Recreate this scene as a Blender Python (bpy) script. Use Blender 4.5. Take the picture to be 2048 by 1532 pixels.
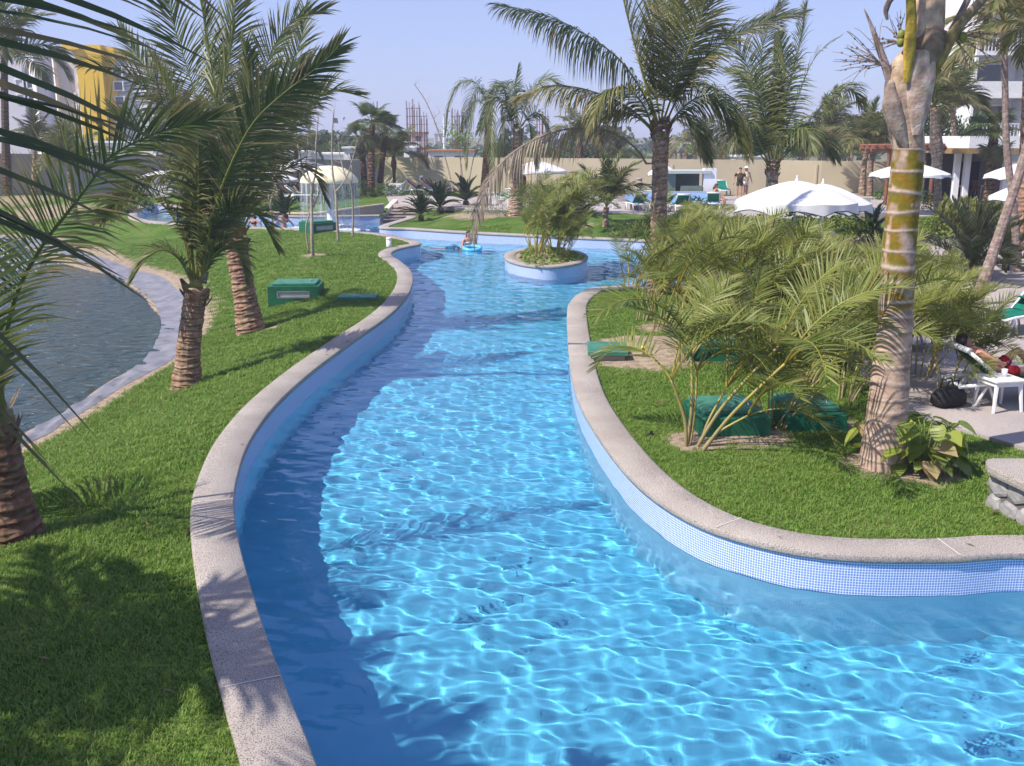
import bpy, bmesh, math, random
import numpy as np
from mathutils import Vector, Matrix
from mathutils.geometry import tessellate_polygon

for o in list(bpy.data.objects): bpy.data.objects.remove(o)
S = bpy.context.scene
COL = S.collection
random.seed(7)
rng = np.random.default_rng(7)
R = math.radians

# ------------------------------------------------------------------ camera
FPX, PITCH, CAMZ = 1990.0, R(13.86), 4.3          # focal length in photo pixels (2048 wide)
cd = bpy.data.cameras.new('camera'); cam = bpy.data.objects.new('camera', cd); COL.objects.link(cam)
cd.sensor_width = 36.0; cd.lens = 36.0*FPX/2048; cd.clip_start = 0.1; cd.clip_end = 9000
cam.location = (0, 0, CAMZ); cam.rotation_euler = (R(90)-PITCH, 0, 0)
S.camera = cam

# ------------------------------------------------------------------ sky, sun, exposure
SUN_EL = R(50); LIGHT = Vector((0.91, 0.42, 0)).normalized()      # horizontal way the light travels
to_sun = Vector((-LIGHT.x*math.cos(SUN_EL), -LIGHT.y*math.cos(SUN_EL), math.sin(SUN_EL)))
w = bpy.data.worlds.new('World'); S.world = w; w.use_nodes = True
nt = w.node_tree; nt.nodes.clear()
sky = nt.nodes.new('ShaderNodeTexSky'); sky.sky_type = 'NISHITA'; sky.sun_disc = False
sky.sun_elevation = SUN_EL; sky.sun_rotation = math.atan2(to_sun.x, to_sun.y)
sky.air_density = 1.0; sky.dust_density = 0.35; sky.ozone_density = 2.5
hs = nt.nodes.new('ShaderNodeMix'); hs.data_type = 'RGBA'; hs.inputs['Factor'].default_value = 0.68
hs.inputs['B'].default_value = (2.3, 2.65, 5.3, 1)
bg = nt.nodes.new('ShaderNodeBackground'); bg.inputs['Strength'].default_value = 0.12
wo = nt.nodes.new('ShaderNodeOutputWorld')
nt.links.new(sky.outputs[0], hs.inputs['A']); nt.links.new(hs.outputs['Result'], bg.inputs['Color'])
nt.links.new(bg.outputs[0], wo.inputs[0])
sd = bpy.data.lights.new('sun', 'SUN'); sd.energy = 4.5; sd.angle = R(0.53); sd.color = (1, 0.93, 0.84)
sun = bpy.data.objects.new('sun', sd); COL.objects.link(sun); sun.location = (-30, -15, 40)
sun.rotation_euler = to_sun.to_track_quat('Z', 'Y').to_euler()
sd.cycles.is_caustics_light = True
S.view_settings.view_transform = 'Standard'; S.view_settings.look = 'None'
S.view_settings.exposure = 0.58; S.view_settings.gamma = 1; S.view_settings.use_curve_mapping = False
cy = S.cycles
cy.use_denoising = True; cy.denoiser = 'OPENIMAGEDENOISE'
cy.max_bounces = 10; cy.diffuse_bounces = 3; cy.glossy_bounces = 3; cy.transmission_bounces = 5
cy.transparent_max_bounces = 8; cy.sample_clamp_indirect = 4; cy.caustics_reflective = False
cy.use_adaptive_sampling = True; cy.adaptive_threshold = 0.02

# ------------------------------------------------------------------ helpers
def ray(x, y):
    X, U = (x-1024)/FPX, (766-y)/FPX
    c, s = math.cos(PITCH), math.sin(PITCH)
    return Vector((X, c+U*s, -s+U*c))
def px(x, y, z=0.42):                 # where the sight line through a photo pixel meets the height z
    d = ray(x, y); t = (z-CAMZ)/d.z
    return Vector((0, 0, CAMZ)) + d*t
def pt(x, y, Y):                      # ... or the distance Y
    d = ray(x, y); return Vector((0, 0, CAMZ)) + d*(Y/d.y)
def ss(a, b, v):
    t = min(1, max(0, (v-a)/(b-a))); return t*t*(3-2*t)
def lerp(a, b, t): return a+(b-a)*t
def mixc(a, b, t): return tuple(a[i]+(b[i]-a[i])*t for i in range(3))
def catmull(P, n=8, closed=False):
    P = [Vector(p) for p in P]; out = []; N = len(P)
    for i in range(N if closed else N-1):
        if closed: a, b, c, d = P[i-1], P[i], P[(i+1) % N], P[(i+2) % N]
        else: a, b, c, d = P[max(i-1, 0)], P[i], P[i+1], P[min(i+2, N-1)]
        for k in range(n):
            t = k/n
            out.append(0.5*((2*b)+(c-a)*t+(2*a-5*b+4*c-d)*t*t+(3*b-a-3*c+d)*t*t*t))
    if not closed: out.append(P[-1].copy())
    return out
def resample(P, step, closed=False):
    P = [Vector(p) for p in P]
    if closed: P = P+[P[0]]
    L = [0]
    for a, b in zip(P, P[1:]): L.append(L[-1]+(b-a).length)
    n = max(2, int(round(L[-1]/step))); out = []; j = 0
    for k in range(n if closed else n+1):
        s = L[-1]*k/n
        while j < len(L)-2 and L[j+1] < s: j += 1
        t = (s-L[j])/max(1e-9, L[j+1]-L[j]); out.append(P[j].lerp(P[j+1], t))
    return out
def area2(P): return sum(a.x*b.y-b.x*a.y for a, b in zip(P, P[1:]+P[:1]))
def offset(P, d):                     # closed polygon, outwards for counter-clockwise
    out = []; N = len(P)
    for i in range(N):
        t = (P[(i+1) % N]-P[i-1]); t = Vector((t.x, t.y, 0)).normalized()
        out.append(P[i]+Vector((t.y, -t.x, 0))*d)
    return out
def inside_np(px_, py_, poly):
    X = np.array([p.x for p in poly]); Y = np.array([p.y for p in poly])
    X2 = np.roll(X, -1); Y2 = np.roll(Y, -1); r = np.zeros(px_.shape, bool)
    for a, b, c, d in zip(X, Y, X2, Y2):
        if b == d: continue
        m = ((b > py_) != (d > py_)) & (px_ < (c-a)*(py_-b)/(d-b)+a); r ^= m
    return r
def dist_np(px_, py_, poly):
    r = np.full(px_.shape, 1e9); N = len(poly)
    for i in range(N):
        a, b = poly[i], poly[(i+1) % N]; dx, dy = b.x-a.x, b.y-a.y
        t = np.clip(((px_-a.x)*dx+(py_-a.y)*dy)/(dx*dx+dy*dy+1e-12), 0, 1)
        r = np.minimum(r, (px_-a.x-t*dx)**2+(py_-a.y-t*dy)**2)
    return np.sqrt(r)

class MB:
    """collects shapes and links them as one mesh object"""
    def __init__(s): s.v = []; s.f = []; s.c = []; s.m = []; s.uv = {}
    def add(s, vs, fs, col=None, m=0):
        o = len(s.v); s.v += [tuple(v) for v in vs]
        if isinstance(col, list): s.c += col
        else: s.c += [col or (1, 1, 1)]*len(vs)
        for f in fs: s.f.append(tuple(i+o for i in f)); s.m.append(m)
        return o
    def box(s, c, d, rz=0, col=None, m=0, rot=None, bev=0.0):
        x, y, z = (e/2 for e in d); M_ = rot or Matrix.Rotation(rz, 3, 'Z'); c = Vector(c)
        if bev <= 0:
            vs = [c+M_ @ Vector((i*x, j*y, k*z)) for k in (-1, 1) for j in (-1, 1) for i in (-1, 1)]
            s.add(vs, [(0, 2, 3, 1), (4, 5, 7, 6), (0, 1, 5, 4), (2, 6, 7, 3), (0, 4, 6, 2), (1, 3, 7, 5)], col, m); return
        b = bev; rings = []
        for zz, ins in ((-z, b), (-z+b, 0), (z-b, 0), (z, b)):
            X, Y = x-ins, y-ins; q = b if ins == 0 else b*0.6
            rings.append([(X-q, -Y), (X, -Y+q), (X, Y-q), (X-q, Y), (-X+q, Y), (-X, Y-q), (-X, -Y+q), (-X+q, -Y)])
            rings[-1] = [c+M_ @ Vector((p[0], p[1], zz)) for p in rings[-1]]
        vs = sum(rings, []); fs = [tuple(range(7, -1, -1)), tuple(range(24, 32))]
        for k in range(3):
            for i in range(8): fs.append((k*8+i, k*8+(i+1) % 8, k*8+8+(i+1) % 8, k*8+8+i))
        s.add(vs, fs, col, m)
    def prism(s, poly, z0, z1, col=None, m=0):
        n = len(poly); P = [Vector((p[0], p[1], 0)) for p in poly]
        if area2(P) < 0: P = P[::-1]
        vs = [(p.x, p.y, z0) for p in P]+[(p.x, p.y, z1) for p in P]
        fs = [tuple(range(n-1, -1, -1)), tuple(range(n, 2*n))]+[(i, (i+1) % n, n+(i+1) % n, n+i) for i in range(n)]
        s.add(vs, fs, col, m)
    def tube(s, P, r, n=6, col=None, m=0, cap=True):
        P = [Vector(p) for p in P]; k = len(P)
        rr = r if isinstance(r, (list, tuple)) else [r]*k
        cc = col if isinstance(col, list) else [col or (1, 1, 1)]*k
        vs = []; cs = []; t0 = (P[1]-P[0]).normalized()
        u = t0.orthogonal().normalized()
        for i in range(k):
            t = (P[min(i+1, k-1)]-P[max(i-1, 0)])
            t = t.normalized() if t.length > 1e-9 else t0
            u = u-t*u.dot(t); u = u.normalized() if u.length > 1e-6 else t.orthogonal().normalized(); v = t.cross(u)
            for j in range(n):
                a = 2*math.pi*j/n; vs.append(P[i]+(u*math.cos(a)+v*math.sin(a))*rr[i]); cs.append(cc[i])
        fs = [(i*n+j, i*n+(j+1) % n, (i+1)*n+(j+1) % n, (i+1)*n+j) for i in range(k-1) for j in range(n)]
        if cap: fs += [tuple(range(n-1, -1, -1)), tuple(range((k-1)*n, k*n))]
        s.add(vs, fs, cs, m)
    def lathe(s, prof, n=16, c=(0, 0, 0), col=None, m=0, sx=1, sy=1):
        c = Vector(c); vs = []; k = len(prof)
        cc = []
        for i, (r, z) in enumerate(prof):
            for j in range(n):
                a = 2*math.pi*j/n; vs.append(c+Vector((r*math.cos(a)*sx, r*math.sin(a)*sy, z)))
                cc.append(col[i] if isinstance(col, list) else (col or (1, 1, 1)))
        fs = [(i*n+j, i*n+(j+1) % n, (i+1)*n+(j+1) % n, (i+1)*n+j) for i in range(k-1) for j in range(n)]
        if prof[0][0] > 1e-4: fs.append(tuple(range(n-1, -1, -1)))
        if prof[-1][0] > 1e-4: fs.append(tuple(range((k-1)*n, k*n)))
        s.add(vs, fs, cc, m)
    def ball(s, c, r, n=10, col=None, m=0, rot=None):
        rx, ry, rz = r if isinstance(r, (tuple, list)) else (r, r, r); c = Vector(c); vs = []; h = n//2
        for i in range(h+1):
            a = math.pi*i/h
            for j in range(n):
                b = 2*math.pi*j/n; p = Vector((rx*math.sin(a)*math.cos(b), ry*math.sin(a)*math.sin(b), -rz*math.cos(a)))
                vs.append(c+(rot @ p if rot else p))
        s.add(vs, [(i*n+j, i*n+(j+1) % n, (i+1)*n+(j+1) % n, (i+1)*n+j) for i in range(h) for j in range(n)], col, m)
    def mesh(s, name, mats, origin=(0, 0, 0), smooth=False):
        me = bpy.data.meshes.new(name); ox, oy, oz = origin
        me.from_pydata([(v[0]-ox, v[1]-oy, v[2]-oz) for v in s.v], [], s.f)
        for mt in (mats if isinstance(mats, (list, tuple)) else [mats]): me.materials.append(mt)
        if any(s.m): me.polygons.foreach_set('material_index', s.m)
        at = me.color_attributes.new('Col', 'FLOAT_COLOR', 'POINT')
        at.data.foreach_set('color', np.c_[np.array(s.c, dtype=np.float32), np.ones(len(s.c), np.float32)].ravel())
        if smooth: me.polygons.foreach_set('use_smooth', [True]*len(s.f))
        me.validate(); me.update(); return me
    def build(s, name, mats, parent=None, origin=None, smooth=False, kind=None):
        if origin is None: origin = parent.location if parent else (0, 0, 0)
        return link(name, s.mesh(name, mats, origin, smooth), parent, kind)

def link(name, me, parent=None, kind=None, loc=None):
    o = bpy.data.objects.new(name, me); COL.objects.link(o)
    if parent: o.parent = parent
    if kind: o['kind'] = kind
    if loc is not None: o.location = loc
    return o
def tag(o, label, cat, group=None, kind=None):
    if label: o['label'] = label
    if cat: o['category'] = cat
    if group: o['group'] = group
    if kind: o['kind'] = kind
    return o
def thing(name, label, cat, loc=(0, 0, 0), rz=0, group=None, sc=1.0):
    o = bpy.data.objects.new(name, None); COL.objects.link(o); o.empty_display_size = 0.2
    o.location = loc; o.rotation_euler = (0, 0, rz); o.scale = (sc, sc, sc)
    return tag(o, label, cat, group)
KIDS = {}
def kids(o): return [c for c in o.children]
def copy_tree(o, parent=None):
    c = o.copy(); COL.objects.link(c); c.parent = parent
    for ch in o.children: copy_tree(ch, c)
    return c
def dup(o, label, loc, rz=0, sc=1.0):
    c = copy_tree(o); c.location = loc; c.rotation_euler = (0, 0, rz); c.scale = (sc, sc, sc); c['label'] = label
    return c

# ------------------------------------------------------------------ materials
def mat(name, col=(.5, .5, .5), rough=.6, spec=.5, col2=None, scale=8., mixw=(.35, .65), bump=None, attr=False,
        transl=0., metal=0., detail=6., fine=None, coat=0.):
    m = bpy.data.materials.new(name); m.use_nodes = True; t = m.node_tree; N, L = t.nodes, t.links
    b = N['Principled BSDF']; b.inputs['Roughness'].default_value = rough; b.inputs['Metallic'].default_value = metal
    b.inputs['Specular IOR Level'].default_value = spec; b.inputs['Coat Weight'].default_value = coat
    tc = N.new('ShaderNodeTexCoord'); cs = None
    if attr:
        a = N.new('ShaderNodeAttribute'); a.attribute_name = 'Col'; cs = a.outputs['Color']
    def mixn(A, B, F, mode='MIX'):
        x = N.new('ShaderNodeMix'); x.data_type = 'RGBA'; x.blend_type = mode
        for nm, v in (('A', A), ('B', B), ('Factor', F)):
            if isinstance(v, (tuple, list)): x.inputs[nm].default_value = (*v[:3], 1)
            elif isinstance(v, (int, float)): x.inputs[nm].default_value = v
            else: L.new(v, x.inputs[nm])
        return x.outputs['Result']
    def noi(sc, lo, hi, det=detail):
        n = N.new('ShaderNodeTexNoise'); n.inputs['Scale'].default_value = sc; n.inputs['Detail'].default_value = det
        L.new(tc.outputs['Object'], n.inputs['Vector'])
        r = N.new('ShaderNodeMapRange'); r.inputs[1].default_value = lo; r.inputs[2].default_value = hi
        L.new(n.outputs['Fac'], r.inputs[0]); return r.outputs[0]
    if col2 is not None:
        f = noi(scale, *mixw)
        cs = mixn(cs if cs else col, col2, f, 'MULTIPLY') if attr else mixn(col, col2, f)
    if fine:                              # (scale, colour, lo, hi): specks
        cs = mixn(cs if cs else col, fine[1], noi(fine[0], fine[2], fine[3], 2.))
    if cs: L.new(cs, b.inputs['Base Color'])
    else: b.inputs['Base Color'].default_value = (*col, 1)
    if bump:
        n = N.new('ShaderNodeTexNoise'); n.inputs['Scale'].default_value = bump[0]; n.inputs['Detail'].default_value = 5
        L.new(tc.outputs['Object'], n.inputs['Vector'])
        bp = N.new('ShaderNodeBump'); bp.inputs['Strength'].default_value = bump[1]; bp.inputs['Distance'].default_value = bump[2] if len(bump) > 2 else .02
        L.new(n.outputs['Fac'], bp.inputs['Height']); L.new(bp.outputs[0], b.inputs['Normal'])
    if transl:
        tr = N.new('ShaderNodeBsdfTranslucent'); mx = N.new('ShaderNodeMixShader'); mx.inputs[0].default_value = transl
        if cs: L.new(cs, tr.inputs['Color'])
        else: tr.inputs['Color'].default_value = (*col, 1)
        out = N['Material Output']; L.new(b.outputs[0], mx.inputs[1]); L.new(tr.outputs[0], mx.inputs[2]); L.new(mx.outputs[0], out.inputs[0])
    return m
MT = dict(
    leaf=mat('palm_leaf', rough=.45, spec=.45, attr=True, transl=.42),
    trunk=mat('palm_bark', rough=.9, spec=.2, attr=True, col2=(.55, .5, .48), scale=9., mixw=(.3, .62), bump=(30, .5, .02)),
    vc=mat('painted', rough=.6, attr=True, spec=.3),
    white=mat('white_resin', (.8, .8, .8), .35, col2=(.7, .7, .69), scale=5),
    plaster=mat('white_plaster', (.82, .82, .84), .8, spec=.2, col2=(.7, .7, .72), scale=1.2),
    canvas=mat('white_canvas', (.8, .8, .8), .85, spec=.1, transl=.2, col2=(.72, .72, .73), scale=2.),
    green_cloth=mat('green_cloth', (.008, .19, .13), .85, spec=.15, col2=(.006, .13, .09), scale=14, bump=(120, .3, .004)),
    green_paint=mat('green_paint', (.009, .14, .065), .55, spec=.3, col2=(.016, .1, .055), scale=4., fine=(60, (.05, .19, .12), .62, .7)),
    green_lid=mat('green_lid', (.06, .22, .15), .6, spec=.3, col2=(.03, .15, .1), scale=5., fine=(40, (.16, .26, .2), .6, .7)),
    steel=mat('grey_steel', (.45, .46, .48), .4, metal=.6),
    aggregate=mat('washed_aggregate', (.43, .385, .34), .85, spec=.25, col2=(.34, .3, .265), scale=1.6, fine=(95, (.13, .11, .105), .53, .6), bump=(110, .5, .012)),
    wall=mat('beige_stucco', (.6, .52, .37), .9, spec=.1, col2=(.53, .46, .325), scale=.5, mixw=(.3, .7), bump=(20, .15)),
    paving=mat('concrete_paving', (.42, .37, .34), .85, spec=.2, col2=(.34, .3, .28), scale=.9, fine=(60, (.22, .19, .18), .6, .68), bump=(60, .2)),
    stone=mat('grey_stone', (.36, .345, .34), .85, spec=.25, col2=(.24, .23, .225), scale=7, bump=(22, .6, .02)),
    rust=mat('rusty_steel', (.21, .065, .035), .9, spec=.2, col2=(.12, .04, .025), scale=3),
    wood=mat('brown_wood', (.25, .1, .045), .6, col2=(.16, .06, .03), scale=5),
    dark=mat('dark_interior', (.025, .025, .028), .9, spec=.1),
    glass=mat('window_glass', (.05, .06, .08), .08, spec=.8),
    bark=mat('sapling_bark', (.42, .36, .3), .9, spec=.15, col2=(.28, .23, .19), scale=14, bump=(40, .4)),
    skin=mat('skin', (.5, .26, .18), .5, spec=.35, col2=(.44, .21, .14), scale=9),
    hair=mat('dark_hair', (.018, .012, .01), .5),
    sand=mat('sandy_soil', (.40, .31, .22), .95, spec=.1, col2=(.27, .21, .15), scale=5, bump=(25, .8, .04)),
    liner=mat('grey_liner', (.22, .22, .245), .6, spec=.35, col2=(.15, .15, .175), scale=3, bump=(6, .6, .05)),
)
# ------------------------------------------------------------------ outlines of the pool and the lake
def pxl(L, z): return [px(x, y, z) for x, y in L]
left_bank = pxl([(812, 476), (838, 482), (841, 488), (815, 493), (790, 500), (783, 509), (800, 521), (820, 538), (826, 560), (815, 590), (780, 628),
                 (700, 685), (620, 745), (550, 810), (500, 880), (475, 950), (468, 1010), (480, 1090), (520, 1230), (575, 1380), (635, 1532)], .42)
right_bank = pxl([(2048, 1105), (1950, 1111), (1850, 1113), (1700, 1110), (1550, 1090), (1390, 1040), (1270, 960), (1190, 860), (1150, 780), (1137, 700), (1134, 622), (1142, 600),
                  (1162, 584), (1200, 573)], .42)
far_bank = pxl([(1270, 480), (1160, 475), (1050, 470), (911, 463), (820, 457), (757, 453)], .42)
north = pxl([(815, 446), (770, 443), (700, 444), (600, 445), (500, 441), (400, 433), (310, 418)], .1)
for p in north: p.z = .42
penin = pxl([(275, 428), (300, 440), (400, 448), (480, 452), (560, 455), (660, 459), (760, 466)], .42)
V = Vector
outline = (right_bank+[V((5, 27.2, .42)), V((7.6, 28.6, .42)), V((9.2, 32, .42)), V((8.7, 36, .42))]
           +far_bank+north+penin+left_bank+[V((-.75, 4.2, .42)), V((.3, 1.5, .42)), V((1.2, -2, .42)), V((6, -3, .42)), V((14, -2, .42)), V((15, 4, .42)), V((13, 8.4, .42)), V((8, 8.9, .42))])
POOL = resample(catmull(outline, 10, True), .22, True)
if area2(POOL) < 0: POOL.reverse()
LAKEZ = -.5
shore = pxl([(25, 895), (100, 850), (200, 790), (285, 733), (322, 685), (331, 642), (308, 600), (250, 558), (165, 528), (70, 497), (0, 478)], LAKEZ)
LAKE = resample(catmull([V((-13, -6, LAKEZ)), V((-10.5, 4, LAKEZ)), V((-9, 9, LAKEZ))]+shore+[V((-40, 50, LAKEZ)), V((-55, 40, LAKEZ)), V((-58, 10, LAKEZ)), V((-40, -10, LAKEZ))], 8, True), .5, True)
if area2(LAKE) < 0: LAKE.reverse()

# ------------------------------------------------------------------ terrain height
DIPS = [(px(150, 1000, .25), .6, -.3), (px(600, 510, .4), 3.5, .28), (px(1310, 690, .4), 1.0, .14), (px(215, 480, .2), 3.0, .25)]
def sstep(a, b, v):
    t = np.clip((v-a)/(b-a), 0, 1); return t*t*(3-2*t)
def height(x, y):
    x = np.asarray(x, float); y = np.asarray(y, float)
    far = sstep(47, 57, y); dpp = dist_np(x, y, POOL)
    rise = sstep(.3, 4.3, dpp)*np.maximum(1-sstep(5, 8, x), sstep(40.5, 43.4, y))*sstep(-4.4, -3.2, x)*(y > 37); far = np.maximum(far, rise)
    z = .39+.42*far
    dl = np.where(inside_np(x, y, LAKE), -1, 1)*dist_np(x, y, LAKE)
    width = 4.6+8*sstep(30, 50, y)
    top = z+.5
    zl = -.5+top*(.35*np.clip(dl/width, 0, 1)+.65*sstep(0, width, dl))-.8*sstep(0, 2.5, -dl)
    z = np.where(dl < width, zl, z)
    # far bank lawn climbs from the coping to the promenade
    for c, r, a in DIPS: z = z+a*np.exp(-((x-c.x)**2+(y-c.y)**2)/(r*r))
    dp = dpp
    z = z+(.38-z)*(1-sstep(.3, 1.6, dp))*(dl > 2.2)
    z = z+.035*np.sin(x*1.3+.6*y)*np.sin(y*.9-x*.4)*sstep(.6, 2, dp)
    return z
def hz(x, y): return float(height(np.array([x]), np.array([y]))[0])
def gp(x, y, it=6):                   # ground point under a photo pixel
    z = .4
    for _ in range(it): p = px(x, y, z); z = hz(p.x, p.y)
    p.z = z; return p

# dirt patches: centre pixel, radius
DIRT = [(gp(1770, 925), .55, 1), (gp(1850, 945), .5, .9), (gp(1400, 880), .5, 1), (gp(1500, 870), .7, .8), (gp(1295, 700), 1.5, 1), (gp(1250, 680), .7, .8), (gp(1340, 655), .9, .8),
        (gp(627, 510), .45, 1), (gp(960, 430), 1.6, .9), (gp(900, 432), 1.0, .8), (gp(1160, 445), .9, .6), (gp(1240, 700), .8, 1), (gp(545, 655), .3, .8), 
        (gp(1700, 850), .6, .6), (gp(100, 450), 3, .7), (gp(40, 440), 3, .6)]
xs = np.arange(-48, 48.01, .3); ys = np.concatenate([np.arange(-7, 30, .22), np.arange(30, 78, .4)])
GX, GY = np.meshgrid(xs, ys); H = height(GX, GY)
nx, ny = len(xs), len(ys)
cx = (GX[:-1, :-1]+GX[1:, 1:])/2; cyy = (GY[:-1, :-1]+GY[1:, 1:])/2
STEPS = [px(766, 445, 0)+V((-.3, -1.1, 0)), px(842, 443, 0)+V((.05, -1.1, 0)), px(866, 408, .86)+V((.05, .3, 0)), px(800, 407, .86)+V((-.3, .3, 0))]
keep = ~inside_np(cx, cyy, offset(POOL, .22)) & ~inside_np(cx, cyy, STEPS)
idx = np.arange(nx*ny).reshape(ny, nx)
F = np.stack([idx[:-1, :-1], idx[:-1, 1:], idx[1:, 1:], idx[1:, :-1]], -1)[keep]
dl = np.where(inside_np(GX, GY, LAKE), -1, 1)*dist_np(GX, GY, LAKE)
dirt = np.zeros(GX.shape)
for c, r, a in DIRT: dirt = np.maximum(dirt, a*np.exp(-(((GX-c.x)**2+(GY-c.y)**2)/(r*r))**1.5))
dirt = np.maximum(dirt, .95*(1-sstep(.25+.3*sstep(15, 24, GY), .8+1.6*sstep(18, 30, GY), dl)))
dirt = np.maximum(dirt, .55*sstep(0, 1, (GX > 0)*(GY > 57)))
me = bpy.data.meshes.new('lawn'); me.from_pydata(np.stack([GX, GY, H], -1).reshape(-1, 3).tolist(), [], F.tolist())
a = me.attributes.new('dirt', 'FLOAT', 'POINT'); a.data.foreach_set('value', dirt.ravel().astype(np.float32))
me.polygons.foreach_set('use_smooth', [True]*len(me.polygons))
lawn = link('lawn', me, None, 'structure')
def lawn_material():
    m = bpy.data.materials.new('lawn_ground'); m.use_nodes = True; t = m.node_tree; N, L = t.nodes, t.links; b = N['Principled BSDF']
    b.inputs['Roughness'].default_value = .95; b.inputs['Specular IOR Level'].default_value = .1
    tc = N.new('ShaderNodeTexCoord'); at = N.new('ShaderNodeAttribute'); at.attribute_name = 'dirt'
    def noi(s, d=6):
        n = N.new('ShaderNodeTexNoise'); n.inputs['Scale'].default_value = s; n.inputs['Detail'].default_value = d; L.new(tc.outputs['Object'], n.inputs['Vector']); return n.outputs['Fac']
    def ramp(f, *st):
        r = N.new('ShaderNodeValToRGB'); e = r.color_ramp.elements
        while len(e) < len(st): e.new(.5)
        for q, (p, c) in zip(e, st): q.position = p; q.color = (*c, 1)
        L.new(f, r.inputs[0]); return r.outputs[0]
    g1 = ramp(noi(1.1), (.32, (.06, .12, .018)), (.52, (.10, .17, .032)), (.72, (.15, .18, .055)))
    g2 = ramp(noi(26, 3), (.3, (.45, .5, .4)), (.65, (1.2, 1.2, 1.1)))
    mu = N.new('ShaderNodeMix'); mu.data_type = 'RGBA'; mu.blend_type = 'MULTIPLY'; mu.inputs['Factor'].default_value = 1; L.new(g1, mu.inputs['A']); L.new(g2, mu.inputs['B'])
    d = ramp(noi(7), (.35, (.24, .185, .125)), (.6, (.40, .315, .225)))
    ad = N.new('ShaderNodeMath'); ad.operation = 'ADD'; sb = N.new('ShaderNodeMath'); sb.operation = 'MULTIPLY_ADD'; sb.inputs[1].default_value = .9; sb.inputs[2].default_value = -.45
    L.new(noi(4), sb.inputs[0]); L.new(at.outputs['Fac'], ad.inputs[0]); L.new(sb.outputs[0], ad.inputs[1])
    rm = N.new('ShaderNodeMapRange'); rm.inputs[1].default_value = .3; rm.inputs[2].default_value = .62; L.new(ad.outputs[0], rm.inputs[0])
    mx = N.new('ShaderNodeMix'); mx.data_type = 'RGBA'; L.new(rm.outputs[0], mx.inputs['Factor']); L.new(mu.outputs['Result'], mx.inputs['A']); L.new(d, mx.inputs['B'])
    L.new(mx.outputs['Result'], b.inputs['Base Color'])
    bp = N.new('ShaderNodeBump'); bp.inputs['Strength'].default_value = .9; bp.inputs['Distance'].default_value = .05; L.new(noi(30, 4), bp.inputs['Height']); L.new(bp.outputs[0], b.inputs['Normal'])
    return m
me.materials.append(lawn_material())
lawn['label'] = 'mown green lawn running round the pool'

# outer ground to the horizon
mb = MB(); B = 6000; z = .79
for (x0, y0, x1, y1) in ((-B, 77.6, B, B), (-B, -B, B, -7), (-B, -7, -48, 77.6), (48, -7, B, 77.6)): mb.add([(x0, y0, z), (x1, y0, z), (x1, y1, z), (x0, y1, z)], [(0, 1, 2, 3)])
mb.build('ground', mat('dry_ground', (.23, .2, .14), .95, spec=.1, col2=(.12, .13, .07), scale=.05), kind='structure')

# ------------------------------------------------------------------ pool basin
SKIP = {i for i, q in enumerate(POOL) if -6.75 < q.x < -4.7 and 51.2 < q.y < 53}
FLOOR = -1.12
def loop_strip(mb, poly, prof, uvname=False, s0=0, s1=None):
    n = len(poly); k = len(prof); rings = [[Vector((q.x, q.y, z)) for q in offset(poly, d)] for d, z in prof]
    vs = [p for r in rings for p in r]
    mb.add(vs, [(j*n+i, j*n+(i+1) % n, (j+1)*n+(i+1) % n, (j+1)*n+i) for j in range(k-1) for i in range(n) if not (len(poly) == len(POOL) and i in SKIP)])
def tile_mesh(name, poly, d, ztop, zbot, m, flip=False):
    P = offset(poly, d); n = len(P); L = 0; vs = []; uv = []; fs = []
    for i in range(n+1):
        p = P[i % n]; vs += [(p.x, p.y, ztop), (p.x, p.y, zbot)]; uv += [(L, ztop), (L, zbot)]
        L += (P[(i+1) % n]-p).length
    fs = [(2*i, 2*i+1, 2*i+3, 2*i+2) for i in range(n) if not (name == 'tile_band' and n == len(POOL) and i in SKIP)]
    if flip: fs = [f[::-1] for f in fs]
    me = bpy.data.meshes.new(name); me.from_pydata(vs, [], fs); u = me.uv_layers.new(name='UVMap')
    for lp in me.loops: u.data[lp.index].uv = uv[lp.vertex_index]
    me.polygons.foreach_set('use_smooth', [True]*len(fs)); me.materials.append(m); return me
def tile_material():
    m = bpy.data.materials.new('mosaic_tiles'); m.use_nodes = True; t = m.node_tree; N, L = t.nodes, t.links; b = N['Principled BSDF']
    tc = N.new('ShaderNodeTexCoord'); br = N.new('ShaderNodeTexBrick'); br.offset = 0; br.squash = 1
    br.inputs['Scale'].default_value = 1; br.inputs['Brick Width'].default_value = .027; br.inputs['Row Height'].default_value = .027; br.inputs['Mortar Size'].default_value = .0043
    br.inputs['Mortar Smooth'].default_value = .1
    br.inputs['Color1'].default_value = (.1, .2, .53, 1); br.inputs['Color2'].default_value = (.16, .27, .6, 1); br.inputs['Mortar'].default_value = (.72, .76, .84, 1)
    L.new(tc.outputs['UV'], br.inputs['Vector']); L.new(br.outputs['Color'], b.inputs['Base Color']); b.inputs['Roughness'].default_value = .25
    return m
TILE = tile_material()
PLASTER = mat('pool_plaster', (.125, .52, .76), .8, spec=.1, col2=(.105, .475, .71), scale=1.5)
basin = thing('pool_basin', None, None); basin['kind'] = 'structure'
mb = MB(); loop_strip(mb, POOL, [(.03, .335), (.004, .345), (0, .36), (0, .405), (.015, .42), (.42, .425), (.45, .41), (.45, .22)])
cop = mb.build('coping', MT['aggregate'], basin, smooth=True)
link('tile_band', tile_mesh('tile_band', POOL, .03, .34, -.03, TILE, True), basin)
pw = link('pool_wall', tile_mesh('pool_wall', POOL, .03, -.03, FLOOR-.02, mat('brightened_wall_plaster', (.3, .68, .88), .8, spec=.1, col2=(.26, .62, .83), scale=2), True), basin)  # paler than the floor plaster, standing in for light on the submerged wall
P2 = offset(POOL, .06); me = bpy.data.meshes.new('pool_floor')
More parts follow.
